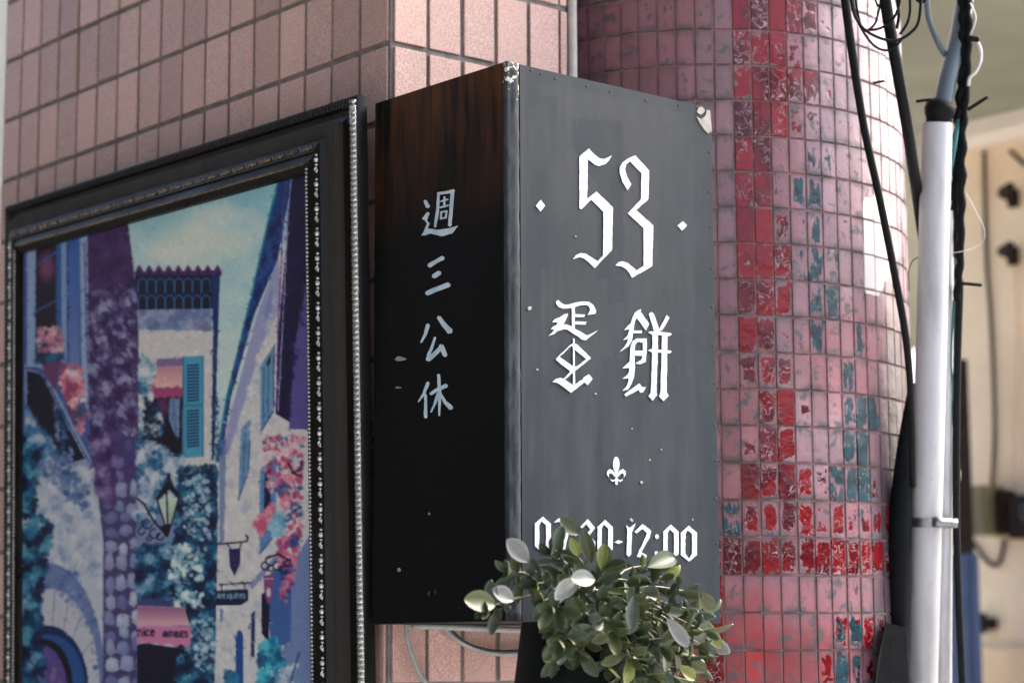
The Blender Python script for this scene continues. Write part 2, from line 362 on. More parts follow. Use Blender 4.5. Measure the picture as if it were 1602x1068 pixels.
def column_mat():
    t = NT('peeling_mosaic_tile'); v = t.coord(colm); a = t.n('Attribute'); a.attribute_name = 'mask'; sp = t.n('SeparateColor'); t.l(a.outputs['Color'], sp.inputs[0])
    pa = t.n('Attribute'); pa.attribute_name = 'paint'
    n1 = t.noise(v, 58, 3, .55, .5); n2 = t.noise(v, 78, 3, .5, .9); n3 = t.noise(v, 28, 5, .6); ns = t.noise(v, 400, 3, .6)
    vs = t.coord(colm, (1, 1, .35)); nv = t.noise(vs, 105, 5, .6, .5)
    bare = t.ramp(t.math('ADD', n1, t.math('SUBTRACT', sp.outputs[0], .5)), .545, .575)
    teal = t.ramp(t.math('ADD', nv, t.math('SUBTRACT', sp.outputs[1], .5)), .59, .62)
    white = t.ramp(t.math('ADD', t.math('MULTIPLY', n3, .5), sp.outputs[2]), .74, .8)
    worm = t.ramp(t.math('ABSOLUTE', t.math('SUBTRACT', n2, .52)), .005, .017, 1, 0)
    ob2 = t.n('ObjectInfo'); worm = t.math('MULTIPLY', worm, t.ramp(t.math('ADD', n3, t.math('MULTIPLY', t.math('SUBTRACT', t.math('FRACT', t.math('MULTIPLY', ob2.outputs['Random'], 5.7)), .5), .24)), .45, .56))
    oi = t.n('ObjectInfo'); rn = oi.outputs['Random']
    glaze = t.mix(t.ramp(t.math('ADD', n3, t.math('MULTIPLY', t.math('SUBTRACT', rn, .5), .30)), .40, .66), (.20, .006, .009), (.06, .004, .007))
    paint = t.mix(t.ramp(n3, .3, .7, 0, .22), pa.outputs['Color'], (.22, .17, .18)); paint = t.mix(t.ramp(ns, .55, .8, 0, .3), paint, (.2, .17, .17))
    paint = t.mix(t.ramp(n1, .62, .7, 0, .55), paint, (.13, .14, .15))
    ea = t.n('Attribute'); ea.attribute_name = 'edge'; grime = t.math('MULTIPLY', ea.outputs['Fac'], t.ramp(t.noise(v, 34, 5, .65), .40, .58)); paint = t.mix(grime, paint, (.055, .06, .065))
    blot = t.ramp(t.noise(v, 52, 5, .68, .3), .565, .62, 0, .8); paint = t.mix(blot, paint, (.06, .075, .085))
    c = t.mix(bare, paint, glaze); c = t.mix(t.math('MULTIPLY', bare, worm), c, (.44, .29, .30))
    tealc = t.mix(t.ramp(n2, .3, .6), (.004, .065, .09), (.01, .022, .03)); c = t.mix(teal, c, tealc); c = t.mix(t.math('MULTIPLY', t.math('MULTIPLY', teal, worm), .45), c, (.4, .46, .48))
    c = t.mix(white, c, (.62, .61, .62))
    gl = t.math('MULTIPLY', bare, t.math('SUBTRACT', 1., t.math('MULTIPLY', worm, .6)))
    t.set(Base_Color=c, Roughness=t.ramp(gl, 0, 1, .34, .10)); t.b.inputs['Specular IOR Level'].default_value = .42
    h = t.math('SUBTRACT', t.math('MULTIPLY', n3, 1.6), t.math('MULTIPLY', bare, .22)); h = t.math('ADD', h, t.math('MULTIPLY', n1, .35)); t.bump(h, .55, .0022); return t.m
m_col = column_mat()
m_cgrout = pmat('rusty_grout', (.36, .20, .19), (.12, .08, .075), 38, .85, .3)
b = MB(); ng = 150
V = [CC+np.array([math.cos(2*math.pi*k/ng)*(RC-.0028), math.sin(2*math.pi*k/ng)*(RC-.0028), z]) for z in (0, CEIL-.002) for k in range(ng)]
b.add(V, [(k, (k+1) % ng, ng+(k+1) % ng, ng+k) for k in range(ng)]); b.build('mortar_core', m_cgrout, colm, smooth=True)
th0 = None                                                   # phase: a joint at sketch x = 1157
vdir = math.atan2(CAM[1]-CC[1], CAM[0]-CC[0])
for q in np.linspace(-1, 1, 4001):
    P = CC+RC*np.array([math.cos(vdir+q), math.sin(vdir+q), 0])+Z*1.9
    if abs(proj(P)[0]-1157) < .5: th0 = vdir+q; break
nearP = CC+RC*np.array([math.cos(th0), math.sin(th0), 0]); zrow = None
for z in np.linspace(2.0, 2.6, 6001):
    if abs(proj(nearP+Z*z)[1]-46) < .2: zrow = z; break
boxpx = [(590, 160), (793, 95), (1112, 170), (1127, 975), (1000, 1068), (800, 1068)]
def inpoly(x, y, P):
    r = False
    for (xa, ya), (xb, yb) in zip(P, P[1:]+P[:1]):
        if (ya > y) != (yb > y) and x < (xb-xa)*(y-ya)/(yb-ya)+xa: r = not r
    return r
def mosaic(th, z, wob):
    """one pillowed tile: 5 x 7 vertices, edges rounded back into the joint"""
    gw = .0018/RC; us = np.array([-.5, -.475, -.27, 0, .27, .475, .5]); vs_ = np.array([-.5, -.487, -.28, 0, .28, .487, .5])
    dep = lambda u, v: 0 if max(abs(u), abs(v)) >= .5 else .0024+.00012*(1-(2*u)**2)*(1-(2*v)**2)
    V = []
    for v in vs_:
        for u in us:
            d = dep(u, v); r = RC-.0030+d+wob[0]*u+wob[1]*v*.6; a = th+(u*(PT_-gw)); V.append(CC+np.array([r*math.cos(a), r*math.sin(a), 0])+Z*(z+v*(RH-.0024)))
    n = len(us); return np.array(V), [(j*n+i, j*n+i+1, (j+1)*n+i+1, (j+1)*n+i) for j in range(len(vs_)-1) for i in range(n-1)]
EDGE = np.array([1.1 if (i in (0, 6) or j in (0, 6)) else .95 if (i in (1, 5) or j in (1, 5)) else 0. for j in range(7) for i in range(7)])
GRIME = np.array([(.95 if j < 2 else .5 if j > 4 else 0)+(.45 if i in (0, 1, 5, 6) else 0) for j in range(7) for i in range(7)]).clip(0, 1)
def colattrs(me, Vw, ids=None):
    d = Vw-CAM; zz = d @ fw; X, Y = 801+F*(d @ rt)/zz, 534-F*(d @ up)/zz
    X = np.clip(X, 900, 1440); Y = np.clip(Y, -50, 1110)
    mk = ms.sample(X, Y)/255.; pc_ = pn.sample(X, Y)*[.92, .90, .92]
    if ids is not None:
        for q, (r, c) in enumerate(ids):
            sl_ = slice(49*q, 49*q+49); rv, tv = RED.get((r, c), 0), TEAL.get((r, c), 0)
            mk[sl_, 0] = np.clip(rv*1.06-EDGE*(random.uniform(.06, .32) if r < 8 else random.uniform(.14, .46))+random.uniform(-.04, .08), 0, 1) if rv else 0
            mk[sl_, 1] = np.clip(tv*.94-EDGE*random.uniform(.06, .26), 0, 1) if tv else random.choice((0, 0, .2, .3)); g_ = random.random()
            pc_[sl_] = pc_[sl_]*random.uniform(.90, 1.08)*(1-.2*g_)+np.array([122, 106, 112])*.2*g_
    if len(Vw) % 49 == 0: paint_attr(me, 'edge', np.repeat(np.tile(GRIME, len(Vw)//49)[:, None], 3, 1))
    paint_attr(me, 'mask', mk); paint_attr(me, 'paint', lin(pc_))
cand = []; RGT = proj(CC+RC*np.array([math.cos(th0+.5*PT_), math.sin(th0+.5*PT_), 0])+Z*1.9)[0]-1157; rid = []
for r in range(-60, 30):
    z = zrow+(r+.5)*RH
    if z < .03 or z > CEIL-.03: continue
    for k in range(NT_):
        th = th0+(k+.5)*PT_; P = CC+RC*np.array([math.cos(th), math.sin(th), 0])+Z*z; nrm = np.array([math.cos(th), math.sin(th), 0]); vw = CAM-P; fc = nrm @ vw/np.linalg.norm(vw); px, py = proj(P)
        vis = fc > .12 and 893 < px < 1440 and -25 < py < 1090 and not inpoly(px, py, boxpx)
        kc = (k if RGT > 0 else -1-k); kc = (kc+NT_//2) % NT_-NT_//2; cand.append((-(fc if vis else -1), th, z, vis, (-r, kc+1), abs(((th-vdir+math.pi) % (2*math.pi))-math.pi) < 1.75 and 1.2 < z < 2.7))
cand.sort(key=lambda q: q[0]); nmade = 0; rest = MB(); lo = MB()
for fc, th, z, vis, rc_, band in cand:
    wob = (random.gauss(0, .0006), random.gauss(0, .0006)); V, fs = mosaic(th+random.gauss(0, .0006), z+random.gauss(0, .0004), wob)
    if vis and nmade < 298:
        o = obj('tile', V, fs, m_col, colm, False); colattrs(o.data, V, [rc_]); nmade += 1
    elif band: rest.add(V, fs); rid.append(rc_)
    else:
        k4 = [0, 6, 48, 42]; lo.add(V[k4]+(V[k4]-CC)*[.008, .008, 0], [(0, 1, 2, 3)])
o = rest.build('tile_field', m_col, colm, False, kind='stuff'); colattrs(o.data, np.vstack(rest.v), rid)
o = lo.build('tile_field', m_col, colm, False, kind='stuff'); colattrs(o.data, np.vstack(lo.v))
print('column tiles', nmade, sum(c[3] for c in cand))

# ------------------------------------------------------------------ sign box
B0 = hit(583, 560, C-dL*.012, -dL); NE = hit(792, 530, B0, bR); RE = hit(1119, 530, NE, bL)
ZT = hit(792, 95, NE, bR)[2]; ZB = hit(790, 971, NE, bR)[2]; HB = ZT-ZB
B0[2] = NE[2] = RE[2] = ZB
DEP = (B0-NE) @ bL; WID = (RE-NE) @ bR
sign = empty('sign_box', (B0+RE)/2, label='tall black and slate grey wooden sign box with white painted lettering', cat='sign')
def wood_black():
    t = NT('scuffed_black_lacquer_glow'); v = t.coord(None, (1, 1, .12)); n = t.noise(v, 60, 6, .6); n2 = t.noise(t.coord(None, (1, 1, .35)), 9, 4, .55)
    g = t.n('SeparateXYZ'); t.l(t.coord(None), g.inputs[0])
    # warm lamp glow painted into the colour as brown streaks near the top
    warm_glow = t.math('MULTIPLY', t.ramp(g.outputs[2], HB/2-.19, HB/2-.01), t.ramp(t.math('ADD', t.math('MULTIPLY', n, .55), t.math('MULTIPLY', n2, .45)), .40, .60))
    c = t.mix(warm_glow, t.mix(t.ramp(t.noise(t.coord(None), 140, 6, .7), .60, .80, 0, .35), (.0040, .0045, .0050), (.035, .036, .037)), (.095, .034, .0075)); t.set(Base_Color=c, Roughness=t.ramp(n, .3, .7, .34, .46)); t.b.inputs['Specular IOR Level'].default_value = .12
    t.bump(n, .05, .001); return t.m
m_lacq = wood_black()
m_back = pmat('raw_dark_plywood', (.03, .026, .022), None, 30, .8, .1, stretch=(1, 1, .2))
SW = .0195                                                  # corner strip width on the front
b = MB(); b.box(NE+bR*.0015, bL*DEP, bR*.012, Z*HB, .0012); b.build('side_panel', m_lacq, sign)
b = MB(); b.box(NE+bR*(WID-.012)+bL*.013, bL*(DEP-.013), bR*.012, Z*HB, .001); b.build('side_panel', m_back, sign)
b = MB(); b.box(NE+bR*.014+bL*.0135+Z*(HB-.014), bL*(DEP-.02), bR*(WID-.027), Z*.012); b.build('top_panel', m_back, sign)
b = MB(); b.box(NE+bR*.014+bL*.0135+Z*.002, bL*(DEP-.02), bR*(WID-.027), Z*.012); b.build('bottom_panel', m_back, sign)
b = MB(); b.box(B0+bR*.014-bL*.013, bL*.012, bR*(WID-.027), Z*HB); b.build('back_panel', m_back, sign)
m_slate = vcmat('slate_grey_brushed_paint', .55, gscale=55, gstretch=(1, 1, .10), gamt=.24, bump=.10, spec=.16)
# front panel: painted layers laid out as a sketch, then brushed on a fine sheet
fp = Ras(800, 80, 1140, 990, (110, 112, 118))
for (pts, c, al) in [([(822, 110), (845, 110), (850, 990), (822, 990)], (78, 92, 100), .7), ([(1085, 160), (1118, 165), (1128, 990), (1090, 990)], (72, 90, 100), .85), ([(822, 98), (1114, 168), (1114, 186), (822, 124)], (84, 98, 106), .8),
        ([(893, 184), (972, 190), (976, 430), (930, 440), (940, 300), (895, 230)], (78, 90, 100), .85), ([(945, 190), (975, 190), (978, 470), (950, 480)], (72, 86, 98), .6), ([(845, 150), (872, 150), (862, 420), (840, 420)], (80, 92, 102), .7),
        ([(825, 520), (900, 560), (890, 800), (825, 800)], (92, 98, 106), .5), ([(940, 560), (1010, 560), (1000, 990), (930, 990)], (84, 90, 98), .45), ([(1050, 520), (1100, 520), (1110, 990), (1060, 990)], (94, 94, 102), .5)]:
    fp.poly(pts, c, al)
for _ in range(900):
    x, y = random.uniform(822, 1128), random.uniform(100, 985); c = random.choice([(126, 122, 127), (80, 92, 98), (96, 104, 110), (118, 116, 121), (86, 98, 104)]); fp.ell((x, y), random.uniform(1.5, 9), random.uniform(12, 70), c, random.uniform(.06, .28), random.gauss(0, .04), soft=.9)
for _ in range(60):
    x, y = random.uniform(822, 1128), random.uniform(100, 985); fp.ell((x, y), random.uniform(10, 30), random.uniform(20, 60), random.choice([(128, 122, 130), (80, 92, 102)]), .25, random.gauss(0, .3), soft=1)
for _ in range(70):
    x, y = random.uniform(830, 1120), random.uniform(120, 980); fp.ell((x, y), .8, random.uniform(2, 9), random.choice([(150, 150, 155), (55, 62, 68)]), .5, random.gauss(0, .15))
# blur edges of the repaint patches
for _ in range(4):
    fp.a[1:-1, 1:-1] = (fp.a[1:-1, 1:-1]*2+fp.a[:-2, 1:-1]+fp.a[2:, 1:-1]+fp.a[1:-1, :-2]+fp.a[1:-1, 2:])/6
for _ in range(40):
    fp.line([(x := random.uniform(830, 1110), y := random.uniform(120, 960)), (x+random.gauss(0, 3), y+random.uniform(8, 50))], random.uniform(.6, 1.4), random.choice([(140, 138, 144), (66, 76, 84)]), .4)
FO = NE+bR*(SW+.003)                                        # front sheet origin (bottom left)
b = MB(); b.box(FO+bL*.0005, bR*(WID-SW-.003), bL*.0118, Z*HB, 0); b.build('front_board', m_back, sign)
fp.a = np.clip((fp.a-104)*1.35+104, 20, 255)*[.90, 1.0, 1.04]
fo = grid('front_panel', FO+Z*HB, NE+bR*WID+Z*HB, FO, 200, 420, m_slate, sign, fp, gain=.175)
# corner strip: an uneven painted metal angle
def stripmat():
    t = NT('chipped_slate_metal'); v = t.coord(None, (1, 1, .3)); n = t.noise(v, 70, 6, .65, .4); n2 = t.noise(t.coord(None), 120, 5, .6, .8); g = t.n('SeparateXYZ'); t.l(t.coord(None), g.inputs[0])
    c = t.mix(t.ramp(n, .35, .65), (.014, .019, .024), (.045, .054, .065)); chip = t.ramp(t.math('ADD', n2, t.ramp(g.outputs[2], HB/2-.07, HB/2-.005, -.14, .09)), .60, .63)
    c = t.mix(chip, c, (.55, .55, .5)); c = t.mix(t.ramp(n2, .30, .27), c, (.06, .03, .022)); t.set(Base_Color=c, Roughness=.55); t.b.inputs['Specular IOR Level'].default_value = .15; t.bump(n2, .35, .002); return t.m
m_strip = stripmat(); b = MB(); nz = 60; prof = [(.0006, .004), (.0004, -.0005), (.003, -.0022), (.0085, -.0012), (.010, -.0022), (.016, -.0018), (SW, -.0016), (SW+.0006, .004)]
V = []
for j in range(nz+1):
    z = HB*j/nz
    for i, (u, d) in enumerate(prof): V.append(NE+Z*z+bR*(u+(random.gauss(0, .00035) if 0 < i else 0))+bL*(d+random.gauss(0, .0003)))
n = len(prof); b.add(V, [(j*n+i, j*n+i+1, (j+1)*n+i+1, (j+1)*n+i) for j in range(nz) for i in range(n-1)]+[tuple(range(n))[::-1], tuple(nz*n+i for i in range(n))])
b.build('corner_strip', m_strip, sign, True)
# lettering: brush-painted shapes with a little body, on the front and on the black side
m_white = pmat('white_sign_paint', (.64, .66, .68), (.40, .47, .53), 45, .5, .2, bdist=.0008)
m_bluewhite = pmat('thin_blue_white_paint', (.62, .68, .74), (.34, .52, .66), 55, .5, .2)
m_chip = pmat('chipped_primer', (.36, .345, .32), (.22, .21, .18), 80, .8, .3)
m_nail = pmat('rusty_nail', (.012, .011, .01), None, 60, .6, .2)
onF = lambda p: hit(p[0], p[1], NE, -bL); onS = lambda p: hit(p[0], p[1], NE+bR*.0015, -bR)
def paint(name, polys, face, mat, thick=.0007, **kw):
    b = MB(); f, nrm = (onF, -bL) if face == 'F' else (onS, -bR)
    for i, P in enumerate(polys):
        if mat in (m_white, m_bluewhite):      # brush edge: slightly uneven
            Q = []
            for (xa, ya), (xb, yb) in zip(P, list(P[1:])+[P[0]]):
                k = max(1, int(math.hypot(xb-xa, yb-ya)/5))
                for e in range(k): Q.append((xa+(xb-xa)*e/k+(random.gauss(0, .22) if e else 0), ya+(yb-ya)*e/k+(random.gauss(0, .22) if e else 0)))
            P = Q
        pts = [f(p) for p in P]
        if len(pts) < 3: continue
        n = np.zeros(3)
        for u, v in zip(pts, pts[1:]+pts[:1]): n += np.cross(u-pts[0], v-pts[0])
        if n @ nrm < 0: pts = pts[::-1]
        b.prism(np.array(pts)+nrm*.0003, nrm*(thick+.00004*i))
    return b.build(name, mat, sign, **kw)
def S(pts, w, ox=0, oy=0, k=1.):
    """polygon of a brush stroke, widths at each point"""
    P = [np.array(p, float) for p in pts]; w = w if hasattr(w, '__len__') else [w]*len(P); Lf, Rt = [], []
    for i, p in enumerate(P):
        t = P[min(i+1, len(P)-1)]-P[max(i-1, 0)]; t /= np.hypot(*t)+1e-9; n = np.array([-t[1], t[0]])*w[i]/2; Lf.append(p+n); Rt.append(p-n)
    t0 = P[1]-P[0]; t0 /= np.hypot(*t0); t1 = P[-1]-P[-2]; t1 /= np.hypot(*t1)
    return [P[0]-t0*w[0]*.35]+Lf+[P[-1]+t1*w[-1]*.35]+Rt[::-1]
tr = lambda ox, oy, k: (lambda polys: [[(ox+x/k, oy+y/k) for x, y in P] for P in polys])
def Cc(c, rx, ry, n=14): return [(c[0]+rx*math.cos(2*math.pi*i/n), c[1]+ry*math.sin(2*math.pi*i/n)) for i in range(n)]
T1 = tr(820, 210, 4.273); T2 = tr(840, 440, 5.084); T3 = tr(820, 690, 5.34); T4 = tr(620, 270, 2.607)
five = [(366, 152), (430, 97), (470, 140), (500, 163), (530, 168), (560, 155), (583, 143), (565, 175), (540, 200), (500, 214), (470, 205), (440, 180), (422, 166), (420, 250), (418, 435), (480, 385), (590, 490), (583, 775), (468, 895), (430, 857), (400, 832), (370, 822), (345, 828), (323, 836), (345, 808), (375, 795), (410, 800), (450, 825), (490, 850), (525, 812), (528, 520), (445, 438), (378, 503), (366, 495)]
three = [(740, 143), (832, 245), (826, 437), (745, 508), (860, 612), (852, 882), (718, 960), (705, 935), (680, 902), (650, 884), (625, 880), (608, 877), (630, 855), (655, 850), (690, 862), (725, 890), (748, 912), (795, 882), (795, 628), (690, 530), (730, 488), (778, 435), (782, 262), (705, 182), (680, 200), (670, 235), (685, 285), (713, 335), (688, 375), (655, 320), (637, 265), (637, 220), (655, 190), (690, 165)]
paint('numeral', T1([five]), 'F', m_white, label='large white blackletter numeral five'); paint('numeral', T1([three]), 'F', m_white, label='large white blackletter numeral three')
paint('diamond_dot', T1([[(75, 480), (108, 440), (136, 478), (106, 517)]]), 'F', m_white); paint('diamond_dot', T1([[(1022, 612), (1057, 583), (1085, 610), (1052, 645)]]), 'F', m_white)
egg = [[(165, 150), (185, 168), (200, 180), (225, 188), (260, 182), (310, 168), (360, 160), (410, 165), (445, 190), (467, 235), (460, 258), (435, 262), (398, 268), (410, 250), (420, 225), (410, 200), (390, 188), (350, 190), (300, 205), (250, 215), (205, 218), (170, 205), (150, 180), (148, 162)],
    [(272, 200), (298, 200), (296, 375), (274, 365)], [(296, 262), (378, 265), (370, 284), (296, 282)], [(296, 320), (390, 324), (380, 345), (296, 342)],
    [(240, 258), (240, 270), (225, 305), (205, 345), (165, 390), (130, 420), (88, 434), (120, 405), (135, 383), (105, 382), (125, 360), (155, 345), (160, 326), (118, 325), (140, 300), (180, 285), (215, 262)],
    [(165, 370), (190, 350), (225, 342), (260, 355), (310, 385), (395, 432), (480, 390), (385, 468), (365, 468), (300, 425), (240, 385), (210, 380), (165, 395)],
    [(262, 505), (290, 490), (165, 612), (148, 615)], [(285, 490), (310, 500), (418, 605), (395, 625), (300, 545), (270, 510)], [(148, 612), (175, 600), (300, 690), (275, 728), (148, 625)],
    [(418, 600), (420, 615), (300, 710), (225, 775), (205, 778), (290, 690)], [(282, 455), (292, 455), (298, 820), (282, 820)],
    [(118, 800), (150, 775), (185, 768), (215, 780), (285, 828), (360, 780), (365, 765), (408, 740), (436, 775), (398, 825), (372, 802), (268, 885), (200, 835), (160, 807)]]
cake = [[(800, 232), (825, 222), (818, 245), (800, 270), (775, 320), (760, 400), (752, 470), (725, 515), (655, 562), (690, 525), (712, 488), (722, 458), (680, 468), (712, 437), (728, 400), (732, 382), (690, 388), (720, 355), (742, 335), (755, 290), (775, 250)],
    [(800, 250), (822, 245), (888, 340), (862, 390), (790, 290)], [(762, 390), (830, 392), (828, 412), (760, 412)],
    [(740, 520), (755, 480), (790, 455), (868, 455), (868, 560), (860, 640), (820, 658), (780, 655), (800, 640), (825, 625), (838, 590), (838, 488), (800, 480), (778, 500), (772, 552), (838, 552), (835, 594), (772, 590), (775, 680), (768, 760), (745, 820), (720, 860), (675, 870), (705, 840), (720, 805), (728, 772), (675, 775), (712, 747), (728, 722), (731, 688), (675, 692), (712, 657), (732, 640)],
    [(690, 900), (810, 812), (830, 840), (862, 842), (840, 880), (818, 886), (805, 862), (705, 915)],
    [(885, 260), (908, 245), (925, 260), (965, 370), (975, 402), (930, 402)], [(1025, 270), (1050, 290), (990, 390), (965, 397), (978, 360)],
    [(880, 405), (905, 398), (1050, 410), (1068, 420), (1050, 435), (905, 422)], [(880, 548), (905, 538), (1050, 550), (1068, 560), (1050, 572), (905, 562)],
    [(915, 412), (958, 412), (945, 880), (950, 905), (915, 948), (882, 912), (902, 885)], [(990, 415), (1032, 415), (1025, 880), (1042, 910), (1002, 952), (966, 915), (978, 885)]]
paint('character', T2(egg), 'F', m_white, label='white brush-lettered character on the grey face, left of the pair'); paint('character', T2(cake), 'F', m_white, label='white brush-lettered character on the grey face, right of the pair')
lp = [(755, 270), (735, 242), (710, 232), (690, 250), (686, 275), (704, 302), (702, 276), (716, 263), (736, 276), (752, 300)]
flr = [Cc((765, 192), 27, 64), [(750, 235), (782, 235), (774, 300), (780, 355), (768, 366), (756, 355), (760, 300)], lp, [(1532-x, y) for x, y in lp],
    S([(718, 318), (735, 332), (758, 322), (768, 308)], [6, 14, 12, 10]), S([(818, 318), (800, 332), (778, 322), (768, 308)], [6, 14, 12, 10])]
paint('fleur_de_lis', T3(flr), 'F', m_white)
def zero(cx, top, w, h):
    o = [(cx, top), (cx+w/2, top+h*.2), (cx+w/2, top+h*.82), (cx, top+h), (cx-w/2, top+h*.82), (cx-w/2, top+h*.2)]
    L = [(cx, top), (cx-w/2, top+h*.2), (cx-w/2, top+h*.82), (cx, top+h), (cx, top+h*.92), (cx-w/2+w*.28, top+h*.78), (cx-w/2+w*.28, top+h*.24), (cx-w*.08, top+h*.12)]
    R_ = [(cx, top), (cx+w/2, top+h*.2), (cx+w/2, top+h*.82), (cx, top+h), (cx, top+h*.92), (cx+w/2-w*.3, top+h*.78), (cx+w/2-w*.3, top+h*.24), (cx-w*.1, top+h*.12)]
    return [L, R_]
paint('numeral', T3(zero(152, 628, 134, 300)), 'F', m_white)
paint('numeral', T3([[(245, 678), (290, 640), (335, 658), (400, 640), (385, 700), (330, 930), (285, 930), (345, 700), (290, 672)]]), 'F', m_white)
paint('colon', T3([Cc((428, 770), 14, 18, 8), Cc((428, 890), 14, 18, 8)]), 'F', m_white)
paint('numeral', T3([[(525, 648), (588, 722), (540, 785), (590, 840), (585, 915), (520, 955), (468, 925), (485, 912), (520, 925), (550, 900), (550, 850), (505, 792), (550, 735), (515, 690), (480, 725), (465, 715)]]), 'F', m_white)
paint('numeral', T3(zero(672, 655, 128, 300)), 'F', m_white); paint('dash', T3([[(750, 842), (785, 824), (822, 838), (785, 857)]]), 'F', m_white)
paint('numeral', T3([[(845, 700), (880, 722), (928, 685), (895, 762), (890, 940), (872, 965), (850, 945), (858, 742)]]), 'F', m_white)
paint('numeral', T3([[(918, 755), (985, 690), (1057, 748), (1045, 800), (975, 925), (1020, 950), (1012, 980), (935, 962), (1010, 800), (1022, 765), (985, 730), (935, 768)]]), 'F', m_white)
paint('colon', T3([Cc((1105, 795), 16, 20, 8), Cc((1100, 935), 16, 20, 8)]), 'F', m_white)
paint('numeral', T3(zero(1222, 695, 128, 300)), 'F', m_white); paint('numeral', T3(zero(1372, 703, 134, 300)), 'F', m_white)
# four characters down the black side
paint('character', T4([S([(119, 116), (131, 140)], [12, 16]), S([(112, 190), (132, 166)], [9, 12]), S([(133, 165), (122, 196), (133, 208), (118, 244)], [8, 8, 10, 8]),
    [(104, 256), (126, 227), (170, 234), (215, 228), (254, 217), (228, 249), (185, 260), (140, 248), (118, 257)], S([(174, 92), (170, 160), (160, 222)], [9, 11, 7]), S([(172, 86), (205, 82), (236, 74)], [10, 11, 12]), S([(231, 76), (226, 150), (220, 216)], [14, 12, 13]),
    S([(184, 118), (212, 110)], 6), S([(199, 100), (197, 142)], 6), S([(180, 143), (214, 134)], 6), S([(186, 160), (184, 190)], 6), S([(185, 162), (208, 157)], 6), S([(208, 157), (204, 185)], 6), S([(184, 188), (206, 184)], 6)]), 'S', m_bluewhite, label='topmost character on the black side')
paint('character', T4([S([(136, 380), (165, 362), (192, 348)], [17, 14, 17]), S([(154, 424), (178, 408)], [18, 18]), S([(126, 493), (170, 474), (216, 457)], [18, 18, 20])]), 'S', m_bluewhite)
paint('character', T4([S([(131, 620), (120, 660), (103, 692)], [14, 11, 6]), S([(175, 590), (198, 622), (222, 648)], [16, 19, 24]), S([(160, 672), (146, 715), (132, 748)], [8, 10, 12]), S([(130, 762), (155, 742), (182, 716)], [20, 17, 16]), S([(184, 706), (202, 746)], [20, 16])]), 'S', m_bluewhite)
paint('character', T4([S([(131, 856), (115, 900), (92, 934)], [12, 10, 4]), S([(121, 905), (122, 998)], [9, 12]), S([(174, 824), (179, 900), (177, 990)], [11, 13, 5]), S([(143, 902), (175, 882), (206, 868)], [12, 14, 16]), S([(172, 900), (160, 940), (144, 976)], [10, 9, 5]), S([(182, 900), (200, 935), (226, 960)], [8, 12, 18])]), 'S', m_bluewhite, label='lowest character on the black side')
# chips, specks and nails
def blob(x, y, rx, ry, n=9): return [(x+rx*random.uniform(.6, 1.2)*math.cos(2*math.pi*i/n), y+ry*random.uniform(.6, 1.2)*math.sin(2*math.pi*i/n)) for i in range(n)]
paint('paint_chip', [blob(1096, 174, 6, 7), [(1089, 183), (1097, 187), (1103, 181), (1105, 172), (1110, 173), (1112, 195), (1113, 206), (1107, 209), (1101, 203), (1094, 193)]], 'F', m_chip, label='pale chipped patch at the top right corner')
for (x, y, r) in [(828, 482, 3.5), (1003, 754, 2.6), (1016, 719, 1.5), (1034, 703, 1.5), (987, 813, 3.3), (1083, 812, 1.5), (840, 578, 1.8), (931, 616, 1.8), (988, 670, 1.2), (808, 656, 2.), (900, 370, 1.2)]:
    paint('paint_speck', [blob(x, y, r, r, 7)], 'F', m_chip)
for (x, y, rx, ry) in [(627, 561, 9, 4), (624, 606, 5, 1.5), (672, 803, 1.6, 2.2), (625, 891, 2.6, 3.4), (672, 928, 3, 5), (682, 925, 2, 6), (719, 949, 1, 2.5)]:
    paint('paint_speck', [blob(x, y, rx, ry, 9)], 'S', m_chip if y < 900 else m_back)
for (x, y) in [(831, 110), (846, 116), (869, 123), (918, 135), (955, 143), (1010, 157), (1062, 165), (1090, 168), (1110, 238), (1110, 300), (1111, 355), (1113, 420), (1114, 480), (1115, 540), (1117, 600), (1118, 665), (1119, 720), (1120, 780), (1122, 850)]:
    P = onF((x, y)); b = MB(); b.ball(P, bR*.0016, Z*.0016, bL*.0009, 7, 4); b.build('nail', m_nail, sign, True)

# ------------------------------------------------------------------ framed painting, hung leaning forward at the top
LEAN = .034
Vd = -Z*math.cos(LEAN)+dR*math.sin(LEAN)                      # down the picture, towards the wall
Nn = -dR*math.cos(LEAN)-Z*math.sin(LEAN)                      # out of the picture
Ptop = C-dR*.040
TRc = hit(557.5, 147, Ptop-dR*.016, -dR); TRc = TRc-Nn*.016   # outer top right corner, back plane
TLc = hit(9.5, 322, TRc+Nn*.014, Nn)-Nn*.014
Ud = TLc-TRc; FWID = np.linalg.norm(Ud); Ud = Ud/FWID; Vd = np.cross(Ud, Nn); Vd = Vd/np.linalg.norm(Vd)
if Vd[2] > 0: Vd = -Vd
FH = 1.02
fr = empty('framed_painting', TRc, label='large dark carved frame holding a painting of a village lane', cat='painting')
m_frame = pmat('dark_bronze_frame', (.006, .0055, .005), (.012, .010, .009), 14, .36, .06, spec=.26)
m_silver = pmat('rubbed_silver_gilt', (.80, .82, .78), (.45, .47, .44), 260, .3, .3, metal=.85, rvar=.1)
m_gilt = pmat('rubbed_gold_gilt', (.34, .26, .14), (.05, .04, .03), 120, .32, .3, metal=.8)
prof = [(0, 0), (0, .0125), (.0015, .0150), (.014, .0165), (.0155, .0135), (.021, .0128), (.028, .0140), (.036, .0190), (.044, .0260), (.050, .032), (.052, .0355), (.064, .0375), (.066, .0345), (.072, .0350), (.077, .0385), (.082, .036), (.087, .0345), (.090, .027)]
